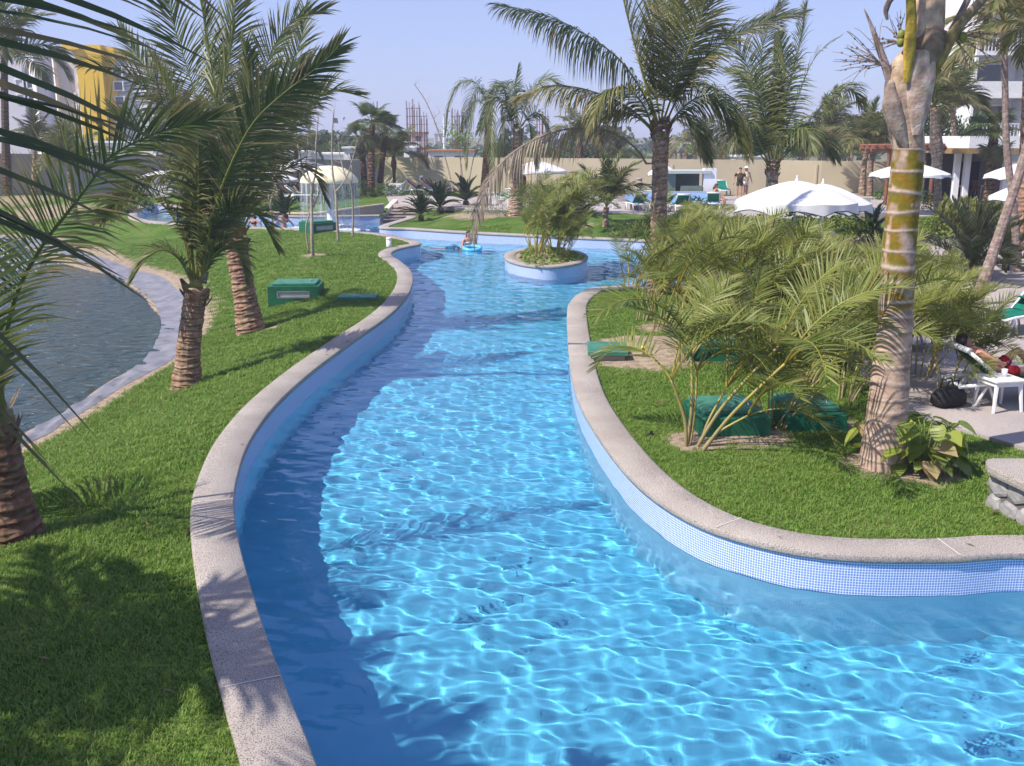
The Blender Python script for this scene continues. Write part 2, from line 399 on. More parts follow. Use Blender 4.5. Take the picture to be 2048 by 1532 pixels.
me.from_pydata([(p.x, p.y, FLOOR) for p in P2], [], [tuple(t) for t in tessellate_polygon([[Vector((p.x, p.y, 0)) for p in P2]])])
bm = bmesh.new(); bm.from_mesh(me); bmesh.ops.recalc_face_normals(bm, faces=bm.faces)
if sum(f.normal.z*f.calc_area() for f in bm.faces) < 0: bmesh.ops.reverse_faces(bm, faces=bm.faces)
bm.to_mesh(me); bm.free(); me.materials.append(PLASTER)
pf = link('pool_floor', me, basin)
# the mortar joints between coping lengths
def joint(pix, w=.012):
    p = px(*pix, .42); i = min(range(len(POOL)), key=lambda k: (POOL[k].xy-p.xy).length)
    a = POOL[i]; b = offset(POOL, .45)[i]; d = Vector((b.x-a.x, b.y-a.y, 0)).normalized(); q = Vector((-d.y, d.x, 0))*w/2
    m_ = MB(); r0 = a+d*.012; r1 = b-d*.02
    m_.add([(v.x, v.y, .4255+dz) for v in (r0-q, r0+q, r1+q, r1-q) for dz in (-.01, .002)], [(1, 3, 5, 7), (0, 1, 7, 6), (2, 4, 5, 3)][:1])
    m_.build('joint', mat('joint_mortar', (.62, .57, .52), .9), basin)
for j in ((1136, 650), (468, 1005), (700, 685), (560, 1340), (1420, 1052), (1900, 1112)): joint(j)

# island
ISL = [px(1092, 512, .42)+Vector((1.42*math.cos(a)*(1+.06*math.sin(a)), 2.75*math.sin(a), 0)) for a in np.linspace(0, 2*math.pi, 60, endpoint=False)]
isl = thing('planted_island', 'oval planted island with stone coping standing in the pool', 'island', px(1092, 512, 0)*1)
isl.location.z = 0; isl['kind'] = 'structure'
for k in ('label', 'category'): pass
mb = MB(); loop_strip(mb, ISL, [(-.03, .335), (-.004, .345), (0, .36), (0, .405), (-.015, .42), (-.36, .425), (-.38, .40), (-.38, .2)]); ic = mb.build('coping', MT['aggregate'], isl, smooth=True)
mei = tile_mesh('tile_band', ISL, -.03, .34, FLOOR, TILE); mei.transform(Matrix.Translation(-isl.location)); link('tile_band', mei, isl)
mb = MB(); P3 = offset(ISL, -.3); c = sum(P3, Vector())/len(P3); mb.add([(p.x, p.y, .38) for p in P3]+[(c.x, c.y, .52)], [(i, (i+1) % 60, 60) for i in range(60)]); mb.build('soil', MT['sand'], isl, smooth=True)

# ------------------------------------------------------------------ pool water: a real rippled surface
def waves(X, Y, comps):
    Z = np.zeros_like(X)
    for k, th, a, ph in comps: Z += a*np.sin(k*(X*math.cos(th)+Y*math.sin(th))+ph+.5*np.sin(.35*k*(X*math.sin(th)-Y*math.cos(th))+ph*2))
    return Z
r_ = random.Random(11); comps = []
for i in range(44):
    lam = .12*(1.15/.12)**r_.random(); comps.append((2*math.pi/lam, r_.gauss(1.2, .95), .0019*lam**1.02*r_.uniform(.6, 1.3), r_.uniform(0, 6.28)))
st = .055
bx = [p.x for p in POOL]; by = [p.y for p in POOL]
def water_grid(x0, x1, y0, y1, st):
    X, Y = np.meshgrid(np.arange(x0, x1+st/2, st), np.arange(y0, y1+st/2, st)); return X, Y
def water_mesh(y0, y1, st, base):
    X, Y = water_grid(min(bx)-.3, max(bx)+.3, y0, y1, st); ny_, nx_ = X.shape
    vin = inside_np(X, Y, offset(POOL, .12)); id_ = np.arange(nx_*ny_).reshape(ny_, nx_)
    q = vin[:-1, :-1] & vin[:-1, 1:] & vin[1:, 1:] & vin[1:, :-1]
    Fq = np.stack([id_[:-1, :-1], id_[:-1, 1:], id_[1:, 1:], id_[1:, :-1]], -1)[q]
    used = np.unique(Fq); rem = -np.ones(nx_*ny_, int); rem[used] = np.arange(len(used)); Fq = rem[Fq]
    Z = waves(X, Y, comps); vs = np.stack([X, Y, Z], -1).reshape(-1, 3)[used]
    return vs, Fq
VS, FS = [], []; off = 0
for y0, y1, st in ((-3.6, 21.99, .03), (21.99, 64, .06)):
    v_, f_ = water_mesh(y0, y1, st, 0); VS.append(v_); FS.append(f_+off); off += len(v_)
me = bpy.data.meshes.new('pool_water'); VS = np.concatenate(VS); FS = np.concatenate(FS)
me.vertices.add(len(VS)); me.vertices.foreach_set('co', VS.ravel()); me.loops.add(FS.size); me.polygons.add(len(FS))
me.polygons.foreach_set('loop_start', np.arange(0, FS.size, 4)); me.polygons.foreach_set('loop_total', np.full(len(FS), 4)); me.loops.foreach_set('vertex_index', FS.ravel())
me.polygons.foreach_set('use_smooth', [True]*len(FS)); me.update(); me.validate()
m = bpy.data.materials.new('clear_water'); m.use_nodes = True; t = m.node_tree; t.nodes.remove(t.nodes['Principled BSDF'])
g = t.nodes.new('ShaderNodeBsdfGlass'); g.inputs['IOR'].default_value = 1.333; g.inputs['Roughness'].default_value = 0; g.inputs['Color'].default_value = (.93, .98, 1, 1)
t.links.new(g.outputs[0], t.nodes['Material Output'].inputs[0]); me.materials.append(m)
pool_water = link('pool_water', me, None, 'structure'); pool_water.cycles.is_caustics_caster = True
for o in (pf, pw): o.cycles.is_caustics_receiver = True

# lake
mb = MB(); LP = offset(LAKE, .6); mb.add([(p.x, p.y, LAKEZ) for p in LP], [tuple(t_) for t_ in tessellate_polygon([[Vector((p.x, p.y, 0)) for p in LP]])])
lm = bpy.data.materials.new('lake_water'); lm.use_nodes = True; t = lm.node_tree; b = t.nodes['Principled BSDF']; b.inputs['Base Color'].default_value = (.03, .062, .075, 1); b.inputs['Roughness'].default_value = .12; b.inputs['IOR'].default_value = 1.333
tc = t.nodes.new('ShaderNodeTexCoord'); mp = t.nodes.new('ShaderNodeMapping'); mp.inputs['Scale'].default_value = (1, 2.1, 1); mp.inputs['Rotation'].default_value = (0, 0, .3)
n1 = t.nodes.new('ShaderNodeTexNoise'); n1.inputs['Scale'].default_value = 1.7; n1.inputs['Detail'].default_value = 5; n1.inputs['Distortion'].default_value = .6
bp = t.nodes.new('ShaderNodeBump'); bp.inputs['Strength'].default_value = 1; bp.inputs['Distance'].default_value = .4
t.links.new(tc.outputs['Object'], mp.inputs[0]); t.links.new(mp.outputs[0], n1.inputs[0]); t.links.new(n1.outputs['Fac'], bp.inputs['Height']); t.links.new(bp.outputs[0], b.inputs['Normal'])
lake = mb.build('lake_water', lm, kind='structure')
# grey liner cloth along the shore, wrinkled
SH = resample(catmull([V((-10.5, 4, 0)), V((-9, 9, 0))]+shore+[V((-40, 50, 0))], 10), .12)
mb = MB(); n = len(SH); NR = 9; vs = []
wid = lambda i: lerp(.2, .8, ss(16, 24, SH[i].y))
for i in range(n):
    tt = SH[min(i+1, n-1)]-SH[max(i-1, 0)]; nn = V((tt.y, -tt.x, 0)).normalized()
    for j in range(NR):
        q = SH[i]+nn*(-.12+(wid(i)+.12+.1*math.sin(i*.031)+.03*math.sin(i*.13))*j/(NR-1)); vs.append([q.x, q.y])
A_ = np.array(vs); hh = height(A_[:, 0], A_[:, 1]); wr = .02*np.sin(np.arange(n*NR)//NR*.5+np.arange(n*NR) % NR*.8)+.014*np.sin(np.arange(n*NR)//NR*1.1+np.arange(n*NR) % NR*.3)
mb.add([(p[0], p[1], max(h, LAKEZ-.06)+(.03 if k_ % NR < NR-2 else .008)+w_*(k_ % NR < NR-2)) for k_, (p, h, w_) in enumerate(zip(vs, hh, wr))], [(i*NR+j, i*NR+j+1, (i+1)*NR+j+1, (i+1)*NR+j) for i in range(n-1) for j in range(NR-1)])
mb.build('lake_liner', MT['liner'], smooth=True, kind='structure')

# paving sheets
def sheet(name, poly, z, m):
    mb = MB(); P = [V((p.x, p.y, 0)) for p in poly]
    if area2(P) < 0: P.reverse()
    mb.prism([(p.x, p.y) for p in P], z-.2, z, m=0); return mb.build(name, m, kind='structure')
# ================================================================== terraces, walls and buildings
deck = sheet('sun_deck', [px(1640, 640, .44), px(1760, 800, .44), px(1880, 846, .44), px(1960, 868, .44), px(2048, 894, .44), V((9, 11.2, 0)), V((26, 10, 0)), V((26, 36, 0)), px(1640, 466, .44), px(1600, 490, .44)], .44, MT['paving'])
prom = sheet('promenade', [px(780, 408, .845), px(880, 412, .845), px(960, 420, .845), px(1060, 420, .845), px(1180, 424, .845), px(1330, 428, .845), px(1640, 438, .845), V((30, 49, 0)), V((40, 49, 0)), V((40, 60, 0)), V((16, 61.5, 0)), V((-6, 62, 0)), px(770, 386, .845)], .845, MT['paving'])

# retaining wall round the fountain basin
def ribbon_wall(mb, base, tops, th, z0, capm=None):
    n = len(base); vs = []
    for b, zt in zip(base, tops):
        vs += [(b.x, b.y, z0), (b.x, b.y, zt), (b.x, b.y+th, zt), (b.x, b.y+th, z0)]
    mb.add(vs, [(4*i, 4*i+4, 4*i+5, 4*i+1) for i in range(n-1)]+[(4*i+1, 4*i+5, 4*i+6, 4*i+2) for i in range(n-1)]+[(4*i+2, 4*i+6, 4*i+7, 4*i+3) for i in range(n-1)]+[(0, 1, 2, 3), (4*n-4, 4*n-3, 4*n-2, 4*n-1)])
bl = [(395, 434, 430), (500, 441, 436), (560, 444, 433), (620, 445, 428), (700, 444, 418), (765, 442, 410)]
bs = [px(x, y, .1)+V((0, .5, 0)) for x, y, t_ in bl]; tz_ = [max(.48, pt(x, t_, b.y).z) for (x, y, t_), b in zip(bl, bs)]
C_ = resample(catmull([V((b.x, b.y, t_)) for b, t_ in zip(bs, tz_)], 8), .5)
rw = thing('retaining_wall', 'low curved rendered wall behind the fountain basin', 'wall', bs[0]); mb = MB(); ribbon_wall(mb, C_, [c.z for c in C_], .3, .2); mb.build('wall', mat('rendered_wall', (.36, .31, .27), .9, spec=.1, col2=(.29, .25, .225), scale=1.2), rw)
mb = MB(); C2 = [V((c.x, c.y-.04, c.z)) for c in C_]; n = len(C2); vs = []
for c in C2: vs += [(c.x, c.y, c.z+.003), (c.x, c.y, c.z+.07), (c.x, c.y+.4, c.z+.07), (c.x, c.y+.4, c.z+.003)]
mb.add(vs, [(4*i+k, 4*i+4+k, 4*i+4+(k+1) % 4, 4*i+(k+1) % 4) for i in range(n-1) for k in range(4)]+[(0, 1, 2, 3), (4*n-4, 4*n-3, 4*n-2, 4*n-1)]); mb.build('cap', mat('pale_cap', (.55, .47, .33), .85), rw)

# steps from the promenade into the basin
b0, b1 = px(766, 445, .0), px(842, 443, .0); t0, t1 = px(800, 407, .86), px(866, 408, .86)
STEPM = mat('shade_dark_riser', (.27, .2, .17), .9, col2=(.2, .15, .13), scale=3); TREADM = mat('tread_stone', (.5, .43, .37), .9, col2=(.42, .36, .31), scale=3)  # risers coloured dark for the shade under the tread nosings
stp = thing('stone_steps', 'broad stone steps going down to the fountain basin', 'steps', (b0+b1)/2)
for i in range(6):
    u = i/6; z1 = lerp(.02, .86, (i+1)/6); a_, c_ = b0.lerp(t0, u), b1.lerp(t1, u); a2, c2 = b0.lerp(t0, u+1/6+.02), b1.lerp(t1, u+1/6+.02)
    mb = MB(); mb.prism([(a_.x, a_.y+.06), (c_.x, c_.y+.06), (c2.x, c2.y+.4), (a2.x, a2.y+.4)], z1-.25, z1-.045); so = mb.build('step', STEPM, stp)
    mb = MB(); mb.prism([(a_.x, a_.y), (c_.x, c_.y), (c2.x, c2.y+.3), (a2.x, a2.y+.3)], z1-.04, z1); mb.build('tread', TREADM, so, origin=stp.location)
mb = MB(); a_, c_ = b0+V((-.15, 0, 0)), t0+V((-.15, .5, 0)); d_ = V((-.28, 0, 0))
mb.add([V((a_.x, a_.y, -.2)), V((a_.x, a_.y, .28)), V((c_.x, c_.y, 1.05)), V((c_.x, c_.y, .3))]+[p+d_ for p in (V((a_.x, a_.y, -.2)), V((a_.x, a_.y, .28)), V((c_.x, c_.y, 1.05)), V((c_.x, c_.y, .3)))], [(0, 1, 2, 3), (7, 6, 5, 4), (1, 5, 6, 2), (0, 4, 5, 1), (2, 6, 7, 3)])
mb.build('side_wall', mat('pale_ramp', (.6, .55, .47), .85), stp)

# perimeter wall of the resort
pwall = thing('perimeter_wall', 'long beige rendered wall closing off the resort grounds', 'wall', V((0, 66, .8)))
def wall_run(name, pts, tops, th, m, parent, z0=.3):
    mb = MB(); n = len(pts); vs = []
    for p, t_ in zip(pts, tops): vs += [(p[0], p[1], z0), (p[0], p[1], t_), (p[0], p[1]+th, t_), (p[0], p[1]+th, z0)]
    mb.add(vs, [(4*i+k, 4*i+4+k, 4*i+5+k, 4*i+1+k) for i in range(n-1) for k in (0, 1, 2)]+[(0, 1, 2, 3), (4*n-1, 4*n-2, 4*n-3, 4*n-4)]); return mb.build(name, m, parent)
wp = [(-8.7, 69), (-2, 67), (6, 66), (14, 66), (17.1, 66)]; wall_run('wall', wp, [3.0, 3.02, 2.98, 2.9, 2.88], .25, MT['wall'], pwall)
wp2 = [(19.9, 65.4), (26, 65), (36, 65), (48, 66)]; wall_run('wall', [(17.1, 65.9), (19.9, 65.4)]+wp2[1:], [2.88, 2.84, 2.78, 2.7, 2.7], .25, MT['wall'], pwall)
for i, x in enumerate(np.arange(-8, 47, 4.6)):      # pilaster joints on the wall
    y = np.interp(x, [-8.7, -2, 6, 14, 19.9, 26, 48], [69, 67, 66, 66, 65.4, 65, 66]); mb = MB(); mb.box((x, y-.01, 1.72), (.1, .06, 1.8)); mb.build('pilaster', MT['wall'], pwall)
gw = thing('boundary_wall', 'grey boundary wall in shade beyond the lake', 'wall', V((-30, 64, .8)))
wall_run('wall', [(-46, 56), (-33, 62), (-8.9, 74.5)], [3.4, 3.4, 2.65], .3, mat('shade_grey_render', (.42, .37, .32), .9, spec=.1, col2=(.34, .3, .265), scale=.4, bump=(3, .2)), gw)  # grey of the shaded stretch is put into the render colour

# ---- hotel with the yellow tower, far left
def window(mb_wall, parent, c, w, h, depth=.25, rz=0., m='glass', name='window'):
    f = MB(); M_ = Matrix.Rotation(rz, 3, 'Z'); t_ = .12
    for dx, dz, a, b in ((0, h/2, w+2*t_, t_), (0, -h/2, w+2*t_, t_), (-w/2, 0, t_, h-t_), (w/2, 0, t_, h-t_)): f.box(Vector(c)+M_ @ V((dx, 0, dz)), (a, depth, b), rz)
    o = f.build(name, MT['plaster'], parent); g = MB(); g.box(Vector(c)+M_ @ V((0, .03, 0)), (w-t_*.9, .05, h-t_*.9), rz); g.build('pane', MT[m], o, origin=parent.location); return o
HY = 120.; hx = lambda x: (x-1024)/FPX*HY/1.036
hz_ = lambda y: pt(1024, y, HY).z
ht = thing('hotel', 'white hotel block with a bright yellow tower beyond the lake', 'building', V((hx(150), HY, .8)))
def hblock(name, x0, x1, y, d0, d1, m):
    q = (HY+d0)/HY; mb = MB(); mb.box(((hx(x0)+hx(x1))/2*q, HY+(d0+d1)/2, (hz_(y)+.8)/2), ((hx(x1)-hx(x0))*q, d1-d0, hz_(y)-.8)); return mb.build(name, m, ht)
def hwedge(name, x0, x1, y, d, da, db, back, m):      # a block whose front is angled: its left and right edges set back by da, db
    q = (HY+d)/HY; mb = MB(); mb.prism([(hx(x0)*q, HY+d+da), (hx(x1)*q, HY+d+db), (hx(x1)*q, HY+back), (hx(x0)*q, HY+back)], .8, hz_(y)); return mb.build(name, m, ht)
YELLOW = mat('yellow_paint', (.78, .5, .015), .7, col2=(.7, .44, .012), scale=.3); LIL = mat('pale_lilac_render', (.62, .61, .66), .85, col2=(.56, .55, .6), scale=.4)
hblock('wall', -10, 52, 120, 3, 12, LIL); hwedge('fin', 52, 78, 88, 2.2, 1.5, 0, 9, MT['plaster']); hwedge('wall', 78.4, 110, 92, 2.4, 0, 1.6, 12, LIL); hwedge('fin', 110.4, 117, 90, 2.6, .5, 0, 9, MT['plaster']); hblock('wall', 116.5, 162, 96, 3.5, 12, LIL)
hblock('tower', 162.5, 213, 87, 1.5, 9, YELLOW); hblock('tower', 213.5, 238, 90, 2.5, 9, YELLOW); hblock('wall', 238.5, 300, 112, 3, 12, LIL)
mb = MB(); mb.box(((hx(128)+hx(162))/2, HY+4.6, (hz_(87)+hz_(97))/2), (hx(162)-hx(128)-.02, 7, hz_(87)-hz_(97))); mb.build('roof_slab', YELLOW, ht)
for x, y, w_, h_ in ((150, 215, 1.5, .9), (150, 185, 1.5, .9), (125, 214, .5, .7), (125, 190, .5, .7), (150, 245, 1.5, .9), (150, 155, 1.5, .9), (40, 195, 1.3, 1.0), (25, 195, 1.3, 1.0), (40, 165, 1.3, 1.0), (25, 165, 1.3, 1.0), (225, 245, 1.1, .9)): window(None, ht, (hx(x), HY+(3.5 if x > 110 and x < 162 else 3 if x < 60 else 2.47), hz_(y)), w_, h_)
for x, y in ((226, 140), (226, 170), (226, 200), (260, 190), (280, 190), (260, 160), (280, 160), (260, 225), (280, 225)): window(None, ht, (hx(x), HY+(2.47 if x < 240 else 2.97), hz_(y)), 1.1 if x < 240 else .9, 1.0)
for x, y in ((172, 213), (179, 219), (186, 226), (174, 240), (182, 246), (190, 252), (178, 265)):
    mb = MB(); mb.box((hx(x), HY+1.48, hz_(y)), (.22, .12, .22)); mb.build('porthole', MT['dark'], ht)
wh = thing('low_white_building', 'low white building peeking over the grey boundary wall', 'building', V((hx(215)*.75, 90, .8))); mb = MB(); a_, b_ = pt(128, 286, 90), pt(310, 286, 90); mb.box(((a_.x+b_.x)/2, 92, (a_.z+.8)/2), (b_.x-a_.x, 4, a_.z-.8)); mb.build('wall', MT['plaster'], wh)
mb = MB(); mb.box(((a_.x+b_.x)/2, 92, a_.z+.08), (b_.x-a_.x+.4, 4.4, .16)); mb.build('roof', MT['plaster'], wh)

# ---- hotel with balconies, right
RY = 80.; rh = thing('balcony_hotel', 'tall white hotel with stacked balconies at the upper right edge', 'building', V((44, RY+4, .8)))
rx0 = pt(1948, 100, RY).x
mb = MB(); mb.box((rx0+14, RY+6.5, 8.5), (28, 8, 16)); mb.build('wall', MT['plaster'], rh)
for i in range(5):
    zf = 1.1+i*3.15
    if zf > 1.2 or True:
        for k in range(4):
            xc = rx0+2.2+k*4.4; bal = MB(); bal.box((xc, RY+1.1, zf), (4.1, 2.6, .28)); bal.box((xc-1.95, RY+1.1, zf+1.5), (.2, 2.59, 2.72)); bo = bal.build('balcony', MT['plaster'], rh)
            pr = MB(); 
            if (i+k) % 2: 
                for j in range(14): pr.box((xc-1.7+j*.27, RY-.12, zf+.6), (.05, .05, .9))
                pr.box((xc+.05, RY-.12, zf+1.08), (3.85, .07, .07))
            else: pr.box((xc+.05, RY-.12, zf+.62), (3.8, .12, .96))
            pr.build('railing', MT['white'], bo, origin=rh.location)
            window(None, rh, (xc+.1, RY+2.42, zf+1.45), 3.2, 2.2, .14)
# ---- restaurant
QY = 53.; q0, q1 = pt(1898, 290, QY), pt(2160, 290, QY); rs = thing('restaurant', 'open fronted restaurant with white flat roof and dark shaded terrace', 'building', V((30, QY+4, .84)))
zt, zb = pt(1960, 272, QY).z, pt(1960, 296, QY).z
mb = MB(); mb.box(((q0.x+q1.x)/2+.3, QY+3.5, (zt+zb)/2), (q1.x-q0.x-.6, 9, zt-zb)); mb.build('roof', MT['plaster'], rs)
mb = MB(); mb.box(((q0.x+q1.x)/2, QY+3.4, zb-.14), (q1.x-q0.x+.4, 8.8, .26)); mb.build('beam', mat('golden_wood', (.34, .22, .09), .7, col2=(.25, .15, .06), scale=6), rs)
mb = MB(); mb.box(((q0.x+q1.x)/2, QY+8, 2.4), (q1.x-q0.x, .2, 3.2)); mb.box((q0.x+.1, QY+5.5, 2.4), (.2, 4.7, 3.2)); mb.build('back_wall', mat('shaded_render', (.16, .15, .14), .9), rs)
for x in (1912, 1932, 2010, 2070):
    p = pt(x, 350, QY+.4); mb = MB(); mb.box((p.x, QY+.4, (zb-.28+.84)/2), (.28, .28, zb-.28-.84)); mb.build('column', MT['plaster'], rs)
mb = MB(); p = pt(1928, 350, QY+7.8); mb.box((p.x+.2, QY+7.86, 1.85), (1.4, .06, 2.1)); mb.build('door', MT['dark'], rs)
pg = thing('log_pergola', 'rough log pergola edge beside the restaurant', 'pergola', V((pt(1770, 300, QY).x, QY+1, .84)))
a_, b_ = pt(1742, 298, QY), pt(1892, 296, QY)
for i in range(3):
    mb = MB(); mb.tube([a_+V((.02*i, .9*i, 0)), b_+V((0, .9*i, 0))], .13, 8); mb.build('log', MT['wood'], pg)
for i in range(9):
    q = a_.lerp(b_, (i+.5)/9); mb = MB(); mb.tube([q+V((0, -.3, .18)), q+V((0, 2.3, .18))], .06, 6); mb.build('rafter', MT['wood'], pg)
for i in (0, 1):
    q = a_.lerp(b_, .25+.6*i); mb = MB(); mb.tube([V((q.x, q.y, .8)), V((q.x, q.y, q.z-.1))], .1, 8); mb.build('post', MT['wood'], pg)
# ---- poolside bar
BY = 57.; a_, b_ = pt(1334, 346, BY), pt(1412, 346, BY); br_ = thing('poolside_bar', 'small flat roofed green bar against the beige wall', 'bar', V(((a_.x+b_.x)/2, BY, .84)))
xc, wd = (a_.x+b_.x)/2, b_.x-a_.x; GB = mat('dull_green_render', (.16, .22, .19), .85, col2=(.12, .17, .15), scale=2)
for nm, c, d, m in (('roof', (xc, BY+.9, 2.42), (wd+.5, 2.4, .16), mat('grey_green_roof', (.42, .45, .4), .8)), ('back_wall', (xc, BY+2, 1.58), (wd, .12, 1.5), GB), ('side_wall', (a_.x+.25, BY+.95, 1.58), (.5, 1.96, 1.5), GB), ('counter', (xc+.3, BY-.02, 1.25), (wd*.55, .4, .82), GB)):
    mb = MB(); mb.box(c, d); mb.build(nm, m, br_)
mb = MB(); p = pt(1419, 350, BY); mb.prism([(p.x-.35, BY-.2), (p.x+.35, BY-.2), (p.x+.35, BY+.3), (p.x-.35, BY+.3)], .8, 2.62); mb.build('pillar', MT['plaster'], br_)
# ---- far pool with pale blue wall on the promenade
def far_pool(name, x0, x1, ya, yb, Y0, Y1):
    a, b = pt(x0, ya, Y0), pt(x1, ya, Y0); z = a.z; t = thing(name, None, None, V(((a.x+b.x)/2, Y0, .84))); t['kind'] = 'structure'
    mb = MB(); mb.box(((a.x+b.x)/2, (Y0+Y1)/2, z-.03), (b.x-a.x, Y1-Y0, .04)); mb.build('pool_water', mat('far_pool_water', (.16, .42, .72), .08, col2=(.2, .48, .76), scale=1., bump=(5, .3, .05)), t)
    for c, d in ((((a.x+b.x)/2, Y0-.2, (z+.05+.5)/2), (b.x-a.x+.8, .39, z+.05-.5)), (((a.x+b.x)/2, Y1+.2, (z+.35+.5)/2), (b.x-a.x+.8, .39, z+.35-.5))):
        mb = MB(); mb.box(c, d); mb.build('coping', MT['paving'], t)
    mb = MB(); mb.box(((a.x+b.x)/2, Y1-.03, z+.15), (b.x-a.x, .05, .3)); mb.build('tile_band', mat('pale_blue_tile', (.36, .5, .72), .3), t)
far_pool('far_pool', 1275, 1470, 409, 392, 50.5, 56); far_pool('far_pool', 1705, 1810, 426, 404, 44.5, 50)
mb = MB(); a_ = pt(1480, 390, 54); 
# far side: white sheds and trucks beyond the wall, building site, houses
def shed(label, x0, x1, y0, y1, Y, roofcol=None):
    a, b = pt(x0, y1, Y), pt(x1, y0, Y); t = thing('white_shed', label, 'shed', V(((a.x+b.x)/2, Y, .8)), group='white sheds beyond the wall'); h = b.z
    mb = MB(); mb.box(((a.x+b.x)/2, Y+1.5, (h+.8)/2), (b.x-a.x, 3, h-.8)); mb.build('wall', MT['plaster'], t)
    mb = MB(); mb.box(((a.x+b.x)/2, Y+1.5, h+.06), (b.x-a.x+.3, 3.3, .12)); mb.build('roof', roofcol or MT['plaster'], t)
    for k in range(max(1, int((b.x-a.x)/1.6))):
        mb = MB(); mb.box((a.x+.8+k*1.6, Y-.01, h-.55), (.7, .06, .4)); mb.build('window', MT['glass'], t)
TERRA = mat('terracotta', (.4, .16, .09), .9)
shed('white shed behind the tall pale trunked palm', 560, 612, 305, 322, 76); shed('long low white shed over the wall left of the fan palms', 614, 690, 309, 322, 78); shed('boxy white shed just left of the fan palms', 688, 722, 297, 318, 76); shed('white shed with red roof edge right of the fan palms', 857, 946, 303, 318, 80, TERRA); shed('small white shed next to the rusty bars', 808, 826, 296, 316, 82); shed('white ribbed shed above the wall by the full crowned palm', 1476, 1526, 314, 330, 72)
def rebar(x, ytop, Y, n, seed):
    rn = random.Random(seed); b = pt(x, 330, Y); t = thing('rebar_column', REB[seed], 'rebar column', V((b.x, Y, .8)), group='rusty reinforcing bars on the building site'); zt = pt(x, ytop, Y).z-.8
    for k in range(n):
        a = 6.28*k/n; c = V((math.cos(a)*.32, math.sin(a)*.32, 0)); mb = MB(); mb.tube([c, c+V((0, 0, zt*rn.uniform(.86, 1)))], .022, 5); mb.build('rod', MT['rust'], t, origin=(0, 0, 0))
    mb = MB()
    for k in range(int(zt*1.4)): z = .4+k/1.4; P = [V((math.cos(6.28*i/8)*.36, math.sin(6.28*i/8)*.36, z)) for i in range(9)]; mb.tube(P, .018, 4)
    mb.build('stirrup', MT['rust'], t, origin=(0, 0, 0), kind='stuff')
RB = [(752, 198), (766, 208), (822, 197), (836, 200), (850, 222), (911, 214), (920, 220), (1079, 212), (1090, 218), (1346, 292), (1368, 296), (1444, 262), (1470, 258), (1500, 255), (1536, 266), (1610, 262), (1642, 270)]
RD = ['left of the tallest fan palm', 'hidden by the tallest fan palm crown', 'first of three right of the fan palms', 'second of three right of the fan palms', 'shortest of three right of the fan palms', 'left one beside the drooping dark palm', 'right one beside the drooping dark palm', 'first behind the windblown palm', 'second behind the windblown palm',
      'low one left of the thin straight palm', 'low one beside the thin straight palm', 'first right of the thin straight palm', 'second right of the thin straight palm', 'left of the full crowned palm', 'behind the full crowned palm', 'right of the full crowned palm', 'farthest right behind the parasols']
REB = {i: 'bundle of rusty rebar rods, '+RD[i] for i in range(len(RB))}
for i, (x, y) in enumerate(RB): rebar(x, y, 95, 8, i)
pole = pt(889, 312, 92); t = thing('light_pole', 'white pole standing beyond the wall near the rusty bars', 'pole', V((pole.x, 92, .8))); mb = MB(); mb.tube([V((pole.x, 92, .8)), V((pole.x, 92, pt(889, 228, 92).z))], [.14, .09], 8); mb.build('shaft', MT['white'], t); mb = MB(); mb.box((pole.x, 92, pt(889, 228, 92).z+.05), (.3, .3, .1)); mb.build('cap', MT['white'], t)
def house(label, x0, x1, y0, Y, floors, m, name='apartment_block'):
    a, b = pt(x0, y0, Y), pt(x1, y0, Y); t = thing(name, label, 'building', V(((a.x+b.x)/2, Y, .8)), group='distant houses'); mb = MB(); mb.box(((a.x+b.x)/2, Y+5, (a.z+.8)/2), (b.x-a.x, 10, a.z-.8)); mb.build('wall', m, t); fh = (a.z-.8)/floors; n = max(2, int((b.x-a.x)/4))
    mb = MB(); mb.box(((a.x+b.x)/2, Y+5, a.z+.2), (b.x-a.x+.6, 10.6, .4)); mb.build('roof', TERRA if name == 'house' else m, t)
    for i in range(floors):
        for k in range(n): mb = MB(); mb.box((lerp(a.x, b.x, (k+.5)/n), Y-.02, .8+fh*(i+.6)), ((b.x-a.x)/n*.5, .1, fh*.45)); mb.build('window', MT['dark'], t)
house('pale distant tower block left of the white pole', 868, 886, 268, 420, 6, LIL); house('pale distant tower block right of the white pole', 892, 904, 276, 420, 5, LIL); house('distant low white houses over the trees', 600, 632, 274, 240, 2, MT['plaster'], 'house'); house('distant white house beyond the rusty bars', 806, 846, 268, 200, 2, MT['plaster'], 'house'); house('distant cream house right of the drooping palm', 1100, 1140, 282, 230, 2, MT['plaster'], 'house')

# distant belt of trees past the building site
mb = MB(); rn = random.Random(91)
for i in range(2600):
    x = rn.uniform(-170, 190); Y = rn.uniform(150, 330); hgt = 3.2+2.4*math.sin(x*.11)+1.6*math.sin(x*.37+1); q = V((x, Y, .5+max(1.2, hgt)*rn.random()*(1+.5*(Y > 240)))); s_ = rn.uniform(.6, 1.6); d = V((rn.uniform(-1, 1), rn.uniform(-1, 1), rn.uniform(.1, 1))).normalized(); u = d.orthogonal().normalized(); v = d.cross(u); c = mixc((.04, .075, .022), (.09, .13, .04), rn.random())
    mb.add([q+u*s_, q+v*s_*.8, q-u*s_, q-v*s_*.8, q+d*s_*.6], [(0, 1, 4), (1, 2, 4), (2, 3, 4), (3, 0, 4)], c)
mb.build('distant_trees', MT['leaf'], kind='stuff')
